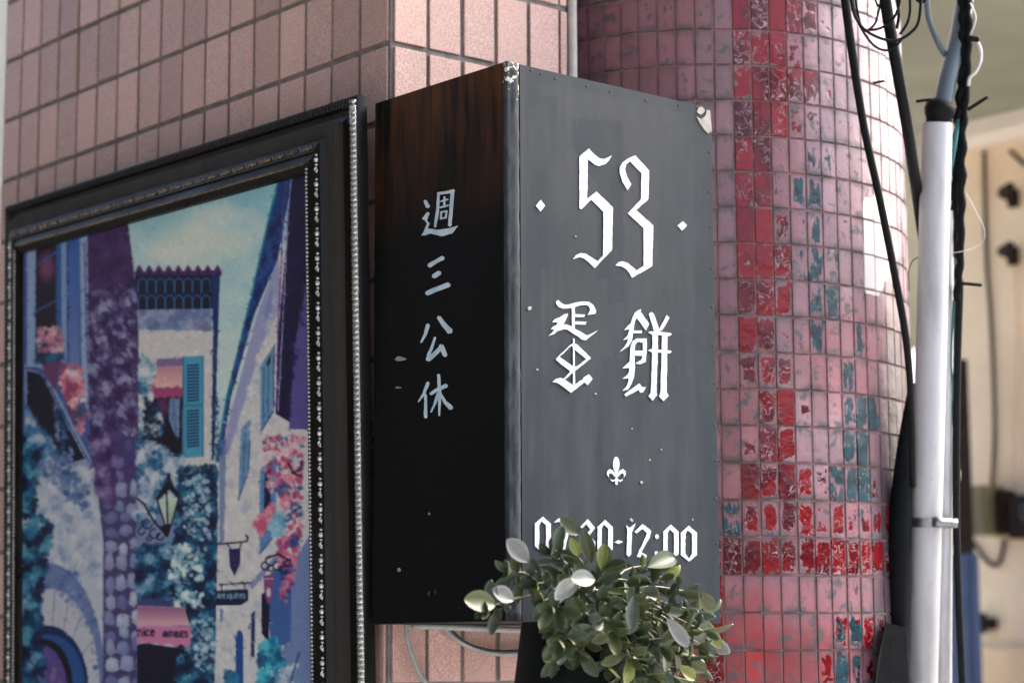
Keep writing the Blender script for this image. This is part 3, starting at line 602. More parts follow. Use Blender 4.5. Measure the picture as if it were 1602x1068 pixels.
def rail(o, du, dv, L):
    """moulding from corner o along du (length L), its width growing along dv, mitred at both ends"""
    V = []
    for e in (0, 1):
        for u, h in prof: V.append(o+du*((L-u) if e else u)+dv*u+Nn*h)
    n = len(prof); fs = [(i, i+1, n+i+1, n+i) for i in range(n-1)]
    b = MB(); b.add(V, fs+[tuple(range(n)), tuple(range(n, 2*n))[::-1]]); rl = b.build('frame_rail', m_frame, fr); bm = bmesh.new(); bm.from_mesh(rl.data); bmesh.ops.recalc_face_normals(bm, faces=bm.faces); bm.to_mesh(rl.data); bm.free()
    autosmooth(rl, 50)
    # outer carved edge: overlapping little leaves
    b = MB(); n = int((L-.01)/.0068); b.box(o+du*.016+dv*.0022+Nn*.0135, du*(L-.032), dv*.0115, Nn*.0036, .0008)
    for i in range(n):
        t = .005+(i+.5)*(L-.01)/n; c = o+du*t+dv*.0078+Nn*.0158; s = 1 if i % 2 else -1
        a = du*.0040+dv*.0022*s; w_ = dv*.0066-du*.0012*s; b.ball(c, a, w_, Nn*.0040, 7, 4); b.ball(c+du*.0012-dv*.004*s+Nn*.0005, du*.0016, dv*.0016, Nn*.0022, 5, 3)
    b.build('carved_edge', m_silver if du @ Vd > .9 and dv @ Ud > .5 else m_frame, rl, True, kind='stuff')
    # inner ornament: ball, leaf and crescent, repeated
    b = MB(); n = max(3, int((L-.10)/.0315))
    for i in range(n):
        t = .06+(i+.5)*(L-.12)/n; c = o+du*t+dv*.058+Nn*.0366
        b.ball(c, du*.0038, dv*.0034, Nn*.0036, 8, 5)
        for k, sgn in ((1, 1), (-1, -1)):
            b.ball(c+du*.0062*k, du*.0018, dv*.0026, Nn*.0022, 6, 4)
        pts = [c+du*(.0085+.0012*q)+dv*(.0034*math.sin(q*.5)-.0015)+Nn*.0006 for q in range(8)]; b.tube(pts, [.0004, .0012, .0017, .002, .0019, .0015, .001, .0004], 6, True, 1)
        pts = [c+du*(.0105+.0010*q)-dv*(.0026*math.sin(q*.5)-.001)+Nn*.0004 for q in range(7)]; b.tube(pts, [.0004, .001, .0014, .0014, .0012, .0008, .0004], 5, True, 1)
    b.build('ornament_band', m_gilt if abs(du[2]) < .5 else m_silver, rl, True, kind='stuff')
    b = MB(); n = int((L-.13)/.0052)
    for i in range(n):
        t = .082+(i+.5)*(L-.164)/n; b.ball(o+du*t+dv*.077+Nn*.0390, du*.0018, dv*.0018, Nn*.0018, 6, 4)
    b.build('bead_row', m_gilt if abs(du[2]) < .5 else m_silver, rl, True, kind='stuff')
rail(TRc, Ud, Vd, FWID); rail(TRc, Vd, Ud, FH); rail(TRc+Ud*FWID, Vd, -Ud, FH); rail(TRc+Vd*FH, Ud, -Vd, FWID)

# ------------------------------------------------------------------ the painting, laid out on a software canvas with brush dabs
pt = Ras(20, 240, 490, 1100, (186, 196, 204))
def Zm(ox, oy, k): pt.fx = lambda p: (ox+p[0]/k, oy+p[1]/k); pt.k = 1/k
def full(): pt.fx = lambda p: p; pt.k = 1.
# sky and clouds
pt.grad([(20, 240), (490, 240), (490, 620), (20, 620)], (136, 176, 194), (206, 206, 206))
for _ in range(130):
    x, y = random.uniform(190, 450), random.uniform(260, 600); c = random.choice([(218, 208, 204), (210, 204, 202), (170, 192, 206), (190, 200, 208)]) if y > 330 or x < 330 else random.choice([(128, 172, 188), (160, 188, 198), (190, 200, 204)])
    pt.ell((x, y), random.uniform(10, 30), random.uniform(8, 18), c, .3, random.uniform(-.3, .3), soft=1)
for (x, y, r) in [(290, 375, 40), (330, 360, 36), (260, 395, 30), (360, 385, 30), (300, 405, 36)]: pt.ell((x, y), r, r*.7, (224, 210, 200), .5, soft=1)
Zm(0, 340, 2.81)
# far right building: wall, roof edge, dark eave
pt.poly([(1400, 100), (1400, 1100), (940, 1100), (1030, 800), (1130, 430), (1225, 170)], (206, 192, 196))
pt.poly([(1225, 170), (1235, 400), (1150, 560), (1060, 860), (985, 1100), (960, 1100), (1030, 800), (1130, 430)], (146, 142, 186), .8)
pt.dabs([(1225, 300), (1225, 900), (1000, 1068), (1080, 760)], 120, 9, [(216, 204, 202), (190, 180, 198), (164, 158, 192), (222, 210, 206)], .5, .3, 1.3)
pt.poly([(1240, -230), (1300, -230), (1255, -10), (1222, 180), (1120, 420), (1012, 800), (972, 1075), (948, 1075), (1000, 780), (1110, 330)], (34, 62, 120))
pt.dabs([(1195, 0), (1245, 0), (1220, 180), (1120, 400), (1010, 800), (970, 1060), (1000, 790), (1120, 340)], 150, 7, [(24, 40, 92), (52, 92, 148), (66, 84, 150), (20, 30, 74)], .8, .35, 1.9)
pt.line([(1240, -230), (1185, -5), (1108, 335), (1000, 780), (950, 1070)], 9, (26, 120, 146))
pt.poly([(1195, 310), (1165, 400), (1165, 455), (1192, 420)], (130, 138, 182)); pt.poly([(1145, 650), (1205, 560), (1202, 850), (1145, 945)], (112, 146, 178)); pt.line([(1160, 660), (1158, 910)], 4, (54, 84, 130)); pt.line([(1180, 625), (1178, 880)], 4, (54, 84, 130)); pt.poly([(1172, 640), (1190, 600), (1188, 640), (1174, 655)], (24, 24, 54)); pt.line([(1205, 560), (1202, 850), (1145, 945)], 5, (40, 50, 96))
pt.poly([(1068, 700), (1085, 660), (1080, 800), (1062, 830)], (150, 152, 190)); pt.poly([(1060, 930), (1100, 880), (1095, 1080), (1055, 1080)], (122, 146, 178)); pt.line([(1080, 905), (1076, 1075)], 4, (60, 88, 136))
pt.poly([(1290, -260), (1400, -260), (1400, 560), (1275, 900), (1212, 862), (1225, 500)], (38, 26, 66)); pt.poly([(1295, 560), (1345, 300), (1400, 300), (1400, 930), (1270, 930)], (96, 84, 142))
pt.dabs([(1265, 0), (1335, 0), (1335, 500), (1260, 880), (1225, 840)], 60, 10, [(26, 16, 48), (58, 40, 92), (40, 34, 88)], .6, .3, 1.5)
pt.line([(1268, -230), (1242, -20), (1238, 180), (1222, 480), (1214, 850)], 6, (124, 78, 132)); pt.line([(1288, -230), (1264, -20), (1258, 160), (1242, 480), (1222, 850)], 6, (158, 152, 196))
# middle house
pt.poly([(598, 400), (932, 400), (945, 1100), (598, 1100)], (208, 192, 196)); pt.dabs([(600, 500), (930, 500), (940, 1068), (600, 1068)], 90, 12, [(214, 200, 200), (196, 180, 190), (220, 206, 204)], .5)
pt.poly([(600, 400), (928, 400), (930, 500), (605, 490)], (120, 130, 170)); pt.dabs([(605, 405), (925, 405), (925, 495), (610, 490)], 80, 13, [(142, 150, 186), (104, 116, 160), (158, 160, 190), (128, 112, 150)], .75, .8)
pt.poly([(592, 240), (967, 232), (962, 300), (950, 400), (595, 405)], (26, 24, 62)); pt.poly([(930, 240), (968, 234), (958, 500), (950, 800), (940, 1068), (930, 1068), (936, 500)], (26, 56, 108))
for i in range(9):
    x = 592+i*43; pt.poly([(x, 255), (x+8, 225), (x+20, 208), (x+33, 225), (x+43, 250)], (112, 62, 112)); pt.poly([(x+4, 258), (x+20, 222), (x+40, 256)], (62, 34, 84))
for r_, (y0, y1) in enumerate(((268, 330), (342, 400))):
    for i in range(8):
        x = 607+i*40; pt.line([(x, y1), (x, y0+18), (x+8, y0+4), (x+19, y0), (x+30, y0+4), (x+38, y0+18), (x+38, y1)], 5, (58, 116, 160)); pt.poly([(x+6, y1), (x+6, y0+20), (x+19, y0+8), (x+32, y0+20), (x+32, y1)], (16, 16, 46))
pt.poly([(805, 612), (892, 608), (892, 1050), (805, 1058)], (84, 152, 182)); pt.line([(805, 612), (805, 1058)], 6, (40, 90, 140)); pt.line([(892, 608), (892, 1050)], 5, (40, 100, 146)); pt.poly([(812, 820), (886, 818), (886, 832), (812, 834)], (60, 128, 166))
for y in list(range(648, 810, 14))+list(range(848, 1010, 14)): pt.poly([(820, y), (876, y-4), (876, y+3), (820, y+7)], (20, 40, 84))
pt.poly([(640, 790), (802, 780), (800, 1046), (690, 1068), (640, 1000)], (22, 16, 42)); pt.ell((715, 830), 26, 40, (122, 62, 112), .8, soft=.9); pt.poly([(745, 795), (792, 795), (788, 965), (770, 960), (742, 890)], (116, 134, 170)); pt.line([(762, 800), (772, 950)], 3, (70, 86, 134)); pt.line([(778, 800), (782, 950)], 3, (150, 160, 190))
pt.line([(690, 1046), (802, 1040)], 9, (50, 90, 140))
pt.poly([(690, 622), (802, 616), (802, 652), (684, 655)], (130, 108, 146)); pt.grad([(684, 656), (797, 652), (802, 742), (656, 748)], (196, 132, 150), (232, 180, 172)); pt.poly([(655, 750), (804, 744), (804, 785), (790, 795), (775, 785), (760, 795), (742, 786), (725, 796), (708, 788), (690, 797), (672, 788)], (164, 74, 116))
pt.dabs([(600, 580), (690, 650), (660, 760), (720, 900), (690, 1068), (600, 1068)], 190, 10, [(206, 198, 202), (188, 184, 200), (60, 124, 154), (32, 84, 124), (214, 206, 206), (140, 160, 186)], .85)
pt.dabs([(640, 790), (690, 860), (700, 1000), (630, 1060)], 45, 9, [(18, 18, 40), (30, 40, 70)], .8)
pt.dabs([(935, 780), (960, 780), (965, 1068), (935, 1068)], 40, 6, [(24, 60, 100), (20, 30, 70)], .8)
# left house: window, stone strip
pt.poly([(100, 60), (400, 60), (400, 1100), (100, 1100)], (84, 92, 150)); pt.poly([(118, 100), (158, 100), (152, 655), (118, 655)], (146, 160, 192)); pt.poly([(158, 100), (252, 90), (250, 520), (158, 520)], (40, 18, 48)); pt.ell((205, 220), 34, 60, (132, 76, 112), .85, soft=.9)
pt.line([(158, 212), (250, 150)], 8, (58, 92, 150)); pt.line([(155, 415), (252, 362)], 8, (54, 100, 150)); pt.poly([(246, 80), (266, 80), (262, 560), (246, 560)], (44, 94, 148)); pt.poly([(268, 80), (290, 80), (294, 640), (272, 640)], (132, 150, 188))
pt.grad([(292, 80), (350, 80), (352, 700), (296, 700)], (62, 92, 158), (122, 126, 178)); pt.poly([(350, 80), (388, 80), (396, 900), (360, 760)], (150, 160, 192)); pt.line([(372, 110), (380, 500), (392, 800)], 5, (58, 62, 118)); pt.line([(342, 90), (352, 650)], 6, (50, 110, 160)); pt.line([(296, 90), (300, 640)], 4, (40, 54, 110))
pt.poly([(384, 60), (562, 20), (590, 250), (608, 500), (606, 1100), (398, 1100)], (76, 46, 96))
pt.dabs([(390, 90), (562, 40), (600, 400), (398, 400)], 150, 12, [(64, 36, 84), (92, 60, 114), (80, 46, 100), (54, 30, 76)], .7, .35, 1.2)
pt.dabs([(390, 330), (596, 280), (606, 1090), (398, 1090)], 330, 13, [(62, 44, 88), (104, 88, 134), (126, 118, 160), (88, 72, 120), (158, 152, 182), (54, 38, 80), (140, 134, 168)], .8, .4, 1.0)
pt.poly([(110, 660), (190, 690), (395, 1075), (395, 1100), (110, 1100)], (150, 152, 186)); pt.poly([(118, 672), (182, 690), (372, 1060), (300, 1080), (200, 1000), (118, 820)], (22, 20, 48))
pt.dabs([(120, 830), (240, 1010), (260, 1068), (118, 1068)], 90, 14, [(180, 182, 198), (120, 136, 176), (56, 110, 150), (34, 84, 130)], .7)
pt.dabs([(235, 780), (275, 800), (330, 1068), (260, 1068)], 60, 9, [(70, 110, 150), (30, 60, 100), (120, 140, 176)], .8)
pt.line([(112, 652), (182, 652), (400, 1075)], 12, (140, 156, 190)); pt.line([(112, 662), (176, 664), (392, 1075)], 4, (40, 60, 110))
pt.poly([(185, 620), (262, 620), (255, 720), (240, 760), (190, 680)], (112, 62, 104)); pt.poly([(285, 770), (335, 770), (325, 900), (300, 860)], (112, 62, 104))
pt.dabs([(160, 560), (270, 540), (285, 630), (165, 640)], 60, 9, [(24, 50, 84), (48, 96, 130), (30, 34, 66)], .9)
pt.dabs([(165, 490), (270, 480), (280, 590), (170, 590)], 46, 10, [(206, 140, 156), (180, 104, 130), (220, 170, 176)], .9)
pt.dabs([(270, 640), (360, 660), (380, 800), (310, 840), (265, 740)], 80, 10, [(196, 92, 114), (214, 146, 160), (160, 66, 96), (228, 190, 194)], .9)
pt.dabs([(330, 800), (380, 850), (370, 960), (330, 930)], 24, 9, [(190, 84, 108), (40, 80, 110), (206, 140, 156)], .9)
Zm(0, 690, 2.67)
# pale wall and arch at lower left
pt.poly([(95, 60), (380, 110), (440, 420), (440, 1100), (95, 1100)], (186, 180, 194)); pt.dabs([(110, 100), (380, 130), (430, 420), (430, 600), (110, 560)], 160, 15, [(198, 190, 198), (160, 162, 190), (206, 198, 202), (128, 140, 180)], .5, .4)
pt.dabs([(120, 90), (290, 60), (370, 220), (360, 300), (200, 160)], 70, 12, [(80, 100, 150), (54, 80, 130), (120, 130, 170)], .6)
def arch(cx, cy, rx, ry, c): pt.poly([(cx+rx*math.cos(math.pi*k/24), cy-ry*math.sin(math.pi*k/24)) for k in range(25)]+[(cx-rx, 1110), (cx+rx, 1110)], c)
arch(205, 1020, 236, 512, (112, 122, 164)); arch(202, 1020, 214, 408, (188, 178, 190))
for a in (.5, .85, 1.15, 1.45): pt.line([(202+150*math.cos(a), 1020-250*math.sin(a)), (202+212*math.cos(a), 1020-400*math.sin(a))], 3, (120, 116, 150))
arch(196, 1020, 172, 252, (20, 44, 92)); arch(206, 1020, 150, 215, (46, 84, 140)); arch(186, 1030, 118, 205, (14, 16, 44)); arch(176, 1040, 106, 190, (96, 78, 138)); pt.dabs([(110, 900), (200, 880), (270, 1050), (110, 1060)], 30, 14, [(74, 64, 128), (118, 90, 144), (170, 120, 150)], .6, .3, 1.1)
pt.dabs([(110, 540), (330, 540), (420, 800), (420, 1000), (300, 700)], 40, 10, [(92, 110, 156), (140, 146, 182), (66, 84, 140)], .6)
pt.poly([(380, -20), (575, -20), (570, 1100), (430, 1100), (432, 420)], (78, 70, 112))
random.seed(21)
yy = -10
while yy < 1090:
    h = random.uniform(55, 85); xx = 395 + max(0, min(40, (yy)/8)); 
    while xx < 572:
        w_ = random.uniform(42, 66); c = random.choice([(150, 150, 180), (128, 128, 168), (170, 166, 188), (112, 106, 150), (146, 140, 172)]) if yy > 130 else random.choice([(96, 76, 134), (120, 106, 156), (84, 58, 118)])
        j = lambda a, q: (a[0]+random.uniform(-q, q), a[1]+random.uniform(-q, q)); dy = random.uniform(-18, 18)
        P = [j((xx+6, yy+16+dy), 5), j((xx+w_*.5, yy+4+dy), 6), j((xx+w_-8, yy+14+dy), 5), j((xx+w_-3, yy+h-18+dy), 5), j((xx+w_*.55, yy+h-4+dy), 5), j((xx+4, yy+h-16+dy), 5)]; P = [(min(p[0], 572), p[1]) for p in P]; pt.poly(P, c, .95); pt.ell((xx+w_*.42, yy+h*.38+dy), w_*.28, h*.24, tuple(min(255, q*1.13) for q in c), .6, soft=.9); xx += w_
    yy += h*.93
pt.dabs([(380, -10), (480, 0), (480, 260), (410, 260)], 70, 14, [(86, 54, 106), (112, 84, 134), (64, 40, 88), (150, 130, 170)], .7)
fol = [(16, 62, 98), (36, 104, 140), (22, 84, 120), (10, 40, 74), (8, 30, 60), (14, 50, 84), (60, 128, 154), (104, 146, 172)]
pt.dabs([(98, -20), (170, 30), (150, 300), (230, 340), (200, 480), (170, 700), (190, 1080), (98, 1080)], 330, 13, fol, .85)
# middle: blossoms, vine, lamp
pt.poly([(573, 100), (770, 100), (770, 700), (573, 700)], (128, 134, 172)); pt.poly([(573, 560), (780, 560), (780, 700), (573, 700)], (70, 76, 124))
pt.dabs([(575, -10), (770, 60), (760, 210), (640, 330), (575, 360)], 180, 13, [(204, 196, 204), (60, 116, 150), (30, 80, 120), (150, 160, 188), (180, 176, 196)], .8)
pt.dabs([(575, 440), (760, 430), (770, 650), (575, 650)], 200, 14, fol+[(150, 160, 190)], .85)
pt.poly([(770, 140), (900, 110), (918, 420), (890, 1100), (760, 1100), (735, 640)], (20, 60, 96)); pt.dabs([(750, 110), (905, 100), (925, 420), (900, 1090), (740, 1090), (720, 600)], 420, 13, fol+[(10, 30, 62), (8, 34, 66)], .85)
pt.dabs([(700, 440), (860, 420), (850, 700), (720, 720)], 45, 12, [(206, 204, 210), (160, 180, 200), (220, 214, 214)], .9); pt.dabs([(760, 150), (880, 140), (880, 420), (770, 400)], 45, 10, [(170, 180, 200), (196, 196, 208)], .85); pt.dabs([(780, 760), (900, 740), (890, 960), (790, 960)], 30, 11, [(150, 172, 192), (190, 196, 208)], .85)
dk = (22, 22, 40)
pt.poly([(655, 240), (745, 234), (716, 345), (688, 350)], (190, 196, 186)); pt.grad([(698, 240), (740, 236), (714, 340), (698, 346)], (206, 206, 190), (150, 160, 150)); pt.poly([(648, 238), (694, 172), (708, 160), (752, 228), (748, 240), (706, 200), (660, 248)], dk); pt.poly([(697, 160), (700, 132), (710, 132), (714, 165)], dk); pt.line([(655, 240), (690, 350)], 6, dk); pt.line([(746, 236), (716, 348)], 6, dk); pt.line([(696, 205), (700, 350)], 6, dk); pt.poly([(672, 352), (720, 342), (702, 398), (690, 398)], dk)
pt.line([(575, 240), (600, 260), (640, 330), (690, 385)], 8, dk)
for (x, y, r) in [(590, 375, 14), (615, 345, 20), (645, 385, 20), (668, 398, 14), (622, 405, 10)]: pt.line([(x+r*math.cos(q*.6), y+r*math.sin(q*.6)) for q in range(9)], 5, dk)
pt.poly([(573, 686), (768, 692), (797, 770), (573, 768)], (200, 146, 166)); pt.grad([(573, 690), (766, 694), (790, 765), (573, 762)], (150, 96, 136), (222, 172, 178)); pt.poly([(573, 770), (797, 772), (797, 846), (778, 860), (756, 846), (732, 860), (706, 844), (680, 856), (652, 840), (626, 850), (600, 836), (573, 844)], (204, 124, 160)); pt.poly([(573, 850), (600, 842), (700, 856), (770, 866), (770, 1100), (573, 1100)], (16, 20, 52))
pt.dabs([(740, 900), (800, 880), (800, 1080), (720, 1080)], 60, 12, fol, .85)
GL = {'n': [[(0, 0), (0, -7)], [(0, -5), (2, -7), (4, -6), (4, 0)]], 'i': [[(1, 0), (1, -6)], [(1, -9), (1, -8.4)]], 'c': [[(4, -6), (2, -7), (0, -4), (1, -.5), (4, -1)]], 'e': [[(0, -4), (4, -4), (3.4, -6.6), (1, -6.6), (0, -3), (1, -.4), (4, -.8)]], 'A': [[(0, 0), (2, -9), (4, 0)], [(1, -3), (3, -3)]], 'N': [[(0, 0), (0, -9), (4, 0), (4, -9)]], 'T': [[(0, -9), (4, -9)], [(2, -9), (2, 0)]], 'I': [[(1, 0), (1, -9)]], 'Q': [[(2, -9), (0, -5), (2, 0), (4, -5), (2, -9)], [(2, -2), (4, 1)]], 'U': [[(0, -9), (0, -2), (2, 0), (4, -2), (4, -9)]], 'E': [[(4, -9), (0, -9), (0, 0), (4, 0)], [(0, -5), (3, -5)]], 'S': [[(4, -8), (1, -9), (0, -6.5), (4, -3), (3, 0), (0, -.5)]], 't': [[(1, -9), (1, -1), (3, 0)], [(0, -6.5), (3, -6.5)]], 'q': [[(4, 3), (4, -7), (1, -6.5), (0, -3), (2, 0), (4, -1.5)]], 'u': [[(0, -7), (0, -1), (2, 0), (4, -1)], [(4, -7), (4, 0)]], 's': [[(4, -6.5), (1, -6.5), (1, -4), (4, -2.5), (3, 0), (0, 0)]]}
def write(txt, x, y, s, sp, c, wd, sl=0.):
    for ch in txt:
        for st in GL.get(ch, []): pt.line([(x+a*s, y+b_*s+sl*(x-0)) for a, b_ in st], wd, c)
        x += (2.6 if ch in 'iI' else 5.4)*sp
write('nice', 576, 812, 3.6, 4.0, (40, 24, 62), 6); write('ANTIQUES', 680, 816, 2.6, 2.65, (44, 30, 70), 5)
# right side: signs, windows, flowering vine
pt.poly([(915, 60), (1330, -20), (1330, 1100), (895, 1100)], (206, 192, 196)); pt.dabs([(930, 60), (1260, 0), (1100, 700), (900, 1080)], 110, 16, [(216, 202, 202), (192, 180, 192), (170, 166, 192), (222, 208, 206)], .45, .3, 1.4)
pt.poly([(915, -10), (945, -10), (935, 420), (918, 420)], (96, 112, 160), .7); pt.poly([(1005, -10), (1045, -10), (1035, 130), (995, 245)], (112, 142, 176)); pt.line([(1022, 0), (1014, 170)], 4, (56, 84, 134)); pt.line([(1045, 0), (1036, 130), (995, 245)], 5, (60, 80, 130))
pt.poly([(1085, 120), (1155, 60), (1150, 380), (1085, 465)], (96, 130, 176)); pt.poly([(1105, 130), (1132, 100), (1128, 330), (1102, 360)], (28, 34, 76)); pt.line([(1155, 380), (1085, 468)], 6, (50, 70, 130))
pt.poly([(1330, 330), (1330, 1100), (1180, 1100), (1190, 560)], (96, 112, 164), .8); pt.poly([(1045, 590), (1220, 400), (1215, 430), (1050, 620)], (120, 124, 170), .8); pt.poly([(1120, 560), (1218, 480), (1215, 830), (1130, 880)], (72, 98, 154)); pt.poly([(1092, 640), (1128, 610), (1122, 830), (1092, 800)], (20, 24, 58)); pt.poly([(1050, 720), (1066, 706), (1062, 900), (1048, 900)], (36, 50, 104)); pt.poly([(985, 1100), (985, 820), (998, 784), (1014, 806), (1018, 1100)], (38, 80, 142)); pt.poly([(918, 700), (932, 700), (930, 750), (918, 752)], (120, 130, 176))
pt.dabs([(1095, -20), (1270, -20), (1262, 160), (1180, 240), (1110, 200)], 80, 9, [(196, 76, 116), (220, 130, 152), (160, 56, 100), (230, 164, 176), (70, 90, 140)], .9)
pt.dabs([(1170, 160), (1262, 100), (1262, 420), (1180, 420)], 60, 9, [(196, 76, 116), (60, 84, 136), (220, 130, 152), (150, 60, 104), (36, 60, 110)], .85); pt.dabs([(1060, 340), (1140, 250), (1150, 320), (1090, 400)], 46, 10, [(200, 90, 124), (222, 140, 160)], .9); pt.dabs([(1160, 420), (1255, 380), (1230, 560), (1190, 700), (1170, 640)], 70, 10, [(196, 76, 116), (214, 120, 146), (50, 70, 126)], .85); pt.dabs([(1120, 330), (1180, 290), (1190, 390), (1130, 400)], 30, 10, [(110, 160, 184), (160, 186, 200)], .8)
pt.line([(903, 430), (1030, 418), (1036, 402), (1026, 392)], 6, dk); pt.line([(950, 428), (965, 450)], 4, dk); pt.line([(1010, 420), (1000, 448)], 4, dk); pt.poly([(956, 450), (1005, 446), (1002, 510), (980, 562), (960, 520)], (42, 38, 88)); pt.line([(968, 462), (978, 500), (990, 468)], 3, (90, 96, 140)); pt.line([(966, 520), (994, 515)], 3, (90, 96, 140))
pt.line([(915, 598), (1048, 590)], 6, dk); pt.line([(926, 600), (926, 622)], 4, dk); pt.line([(1022, 594), (1022, 618)], 4, dk); pt.poly([(895, 624), (1036, 616), (1036, 664), (1005, 684), (890, 684), (905, 650)], (14, 42, 70)); write('Antiquites', 908, 664, 2.5, 2.45, (150, 168, 190), 4, -.01)
for (x, y, r) in [(1108, 520, 16), (1130, 498, 20), (1158, 520, 18), (1185, 535, 14), (1130, 530, 12), (1200, 510, 12)]: pt.line([(x+r*math.cos(q*.62), y+r*math.sin(q*.62)) for q in range(9)], 5, dk)
pt.line([(1110, 490), (1160, 470), (1215, 500)], 7, dk); pt.poly([(1100, 560), (1142, 556), (1138, 650), (1118, 684), (1106, 640)], (140, 72, 122)); pt.line([(1102, 575), (1141, 572)], 5, (196, 160, 186)); pt.ell((1122, 630), 9, 20, (206, 186, 200))
pt.line([(1205, 90), (1222, 130), (1250, 120), (1262, 85)], 8, dk); pt.line([(1220, 130), (1265, 150)], 7, dk)
pt.dabs([(1085, 850), (1150, 820), (1185, 880), (1180, 1085), (1075, 1085)], 110, 13, [(56, 150, 176), (36, 112, 150), (90, 176, 196), (20, 80, 120)], .85); pt.dabs([(1160, 960), (1240, 930), (1262, 1080), (1160, 1080)], 50, 12, [(206, 200, 204), (160, 166, 190), (110, 130, 170)], .85); pt.dabs([(940, 960), (1000, 960), (1000, 1080), (935, 1080)], 40, 10, [(46, 130, 160), (30, 90, 130)], .85); pt.line([(1250, 880), (1220, 980), (1200, 1060)], 6, (30, 50, 104))
full(); random.seed(5)
# loose brushwork over everything
ph, pw = pt.a.shape[:2]
KEEP = [(214, 938, 300, 1008), (330, 918, 392, 948), (243, 735, 284, 842), (284, 552, 320, 722), (210, 414, 346, 486), (352, 840, 392, 905), (405, 860, 460, 950)]
for _ in range(11000):
    x, y = random.uniform(36, 480), random.uniform(262, 1075)
    if any(a < x < c_ and b_ < y < d_ for a, b_, c_, d_ in KEEP): continue
    i, j = min(int(x-20), pw-1), min(int(y-240), ph-1); c = pt.a[j, i]*random.uniform(.91, 1.09)+np.array([random.gauss(0, 3), random.gauss(0, 3), random.gauss(0, 3)])
    pt.ell((x+random.gauss(0, 1.6), y+random.gauss(0, 1.6)), random.uniform(1.2, 4.6), random.uniform(.7, 1.7), np.clip(c, 0, 255), .6, random.uniform(0, 3.14))
for _ in range(1): pt.a[1:-1, 1:-1] = (pt.a[1:-1, 1:-1]*4+pt.a[:-2, 1:-1]+pt.a[2:, 1:-1]+pt.a[1:-1, :-2]+pt.a[1:-1, 2:])/8
pt.a = np.clip((pt.a-108)*1.2+106, 6, 255)*[.915, .985, .955]
m_canvas = vcmat('printed_canvas', .5, gscale=700, gamt=.05, bump=.12, spec=.3)
hc = .030
o_ = TRc+Ud*.084+Vd*.084+Nn*hc; ex = Ud*(FWID-.168)
b = MB(); b.box(TRc+Ud*.03+Vd*.03+Nn*.002, Ud*(FWID-.06), Vd*(FH-.06), Nn*(hc-.004)); b.build('backing_board', m_back, fr)
grid('canvas', o_+ex, o_, o_+ex+Vd*(FH-.168), 300, 640, m_canvas, fr, pt, gain=.95)

# ------------------------------------------------------------------ plant in a black planter in front of the sign
m_pot = pmat('matt_black_planter', (.006, .007, .007), None, 20, .6, .05, spec=.1)
pc = hit(905, 1010, NE-bL*.085, -bL)
plant = empty('potted_plant', (pc[0], pc[1], ZB-.34), label='leafy grey green plant in a black planter below the sign box', cat='plant')
def frustum(c, r0, r1, z0, z1, n=40, wall=.004):
    V = []; rings = [(r0, z0), (r1, z1), (r1-wall, z1), (r1-wall-.004, z1-.03)]
    for r, z in rings: V += [np.array([c[0]+r*math.cos(2*math.pi*k/n), c[1]+r*math.sin(2*math.pi*k/n), z]) for k in range(n)]
    f = [(j*n+k, j*n+(k+1) % n, (j+1)*n+(k+1) % n, (j+1)*n+k) for j in range(len(rings)-1) for k in range(n)]+[tuple(range(n))[::-1], tuple((len(rings)-1)*n+k for k in range(n))]
    return V, f
ztop = hit(870, 972, pc, -bL)[2]
V, f = frustum(pc, .100, .062, ztop-.30, ztop); autosmooth(obj('planter', V, f, m_pot, plant))
m_brk = pmat('black_steel', (.01, .01, .01), None, 30, .5, .05)
b = MB(); b.box(pc+bL*.05-bR*.012+Z*(ztop-.10), bL*.30, bR*.024, -Z*.02); b.build('bracket', m_brk, plant)
def leafmat(name, top, under, edge, rough):
    t = NT(name); v = t.coord(None); n = t.noise(v, 90, 5, .6); oi = t.n('ObjectInfo'); g = t.n('NewGeometry')
    a = t.mix(t.ramp(n, .3, .7), top, edge); a = t.mix(t.ramp(oi.outputs['Random'], 0, 1, 0, .5), a, edge); c = t.mix(g.outputs['Backfacing'], a, under)
    sx = t.n('SeparateXYZ'); t.l(v, sx.inputs[0]); vein = t.ramp(t.math('ABSOLUTE', sx.outputs[1]), .0002, .0007, 1, 0)
    c = t.mix(t.math('MULTIPLY', vein, .35), c, tuple(min(1, q*1.5+.02) for q in top))
    ra = t.n('Attribute'); ra.attribute_name = 'rim'; c = t.mix(t.math('MULTIPLY', ra.outputs['Fac'], .5), c, tuple(q*1.6+.05 for q in edge))
    t.set(Base_Color=c, Roughness=rough); t.b.inputs['Specular IOR Level'].default_value = .5; t.b.inputs['Subsurface Weight'].default_value = .0; t.bump(n, .15, .001); return t.m
lm = [leafmat('sage_leaf', (.030, .050, .019), (.062, .082, .048), (.048, .068, .030), .46), leafmat('grey_leaf', (.038, .058, .034), (.072, .092, .064), (.062, .082, .054), .46),
      leafmat('olive_leaf', (.040, .053, .013), (.08, .088, .045), (.06, .072, .022), .42), leafmat('yellow_leaf', (.18, .19, .02), (.2, .2, .08), (.12, .15, .03), .4), leafmat('silver_leaf', (.12, .13, .12), (.15, .16, .15), (.17, .18, .17), .42)]
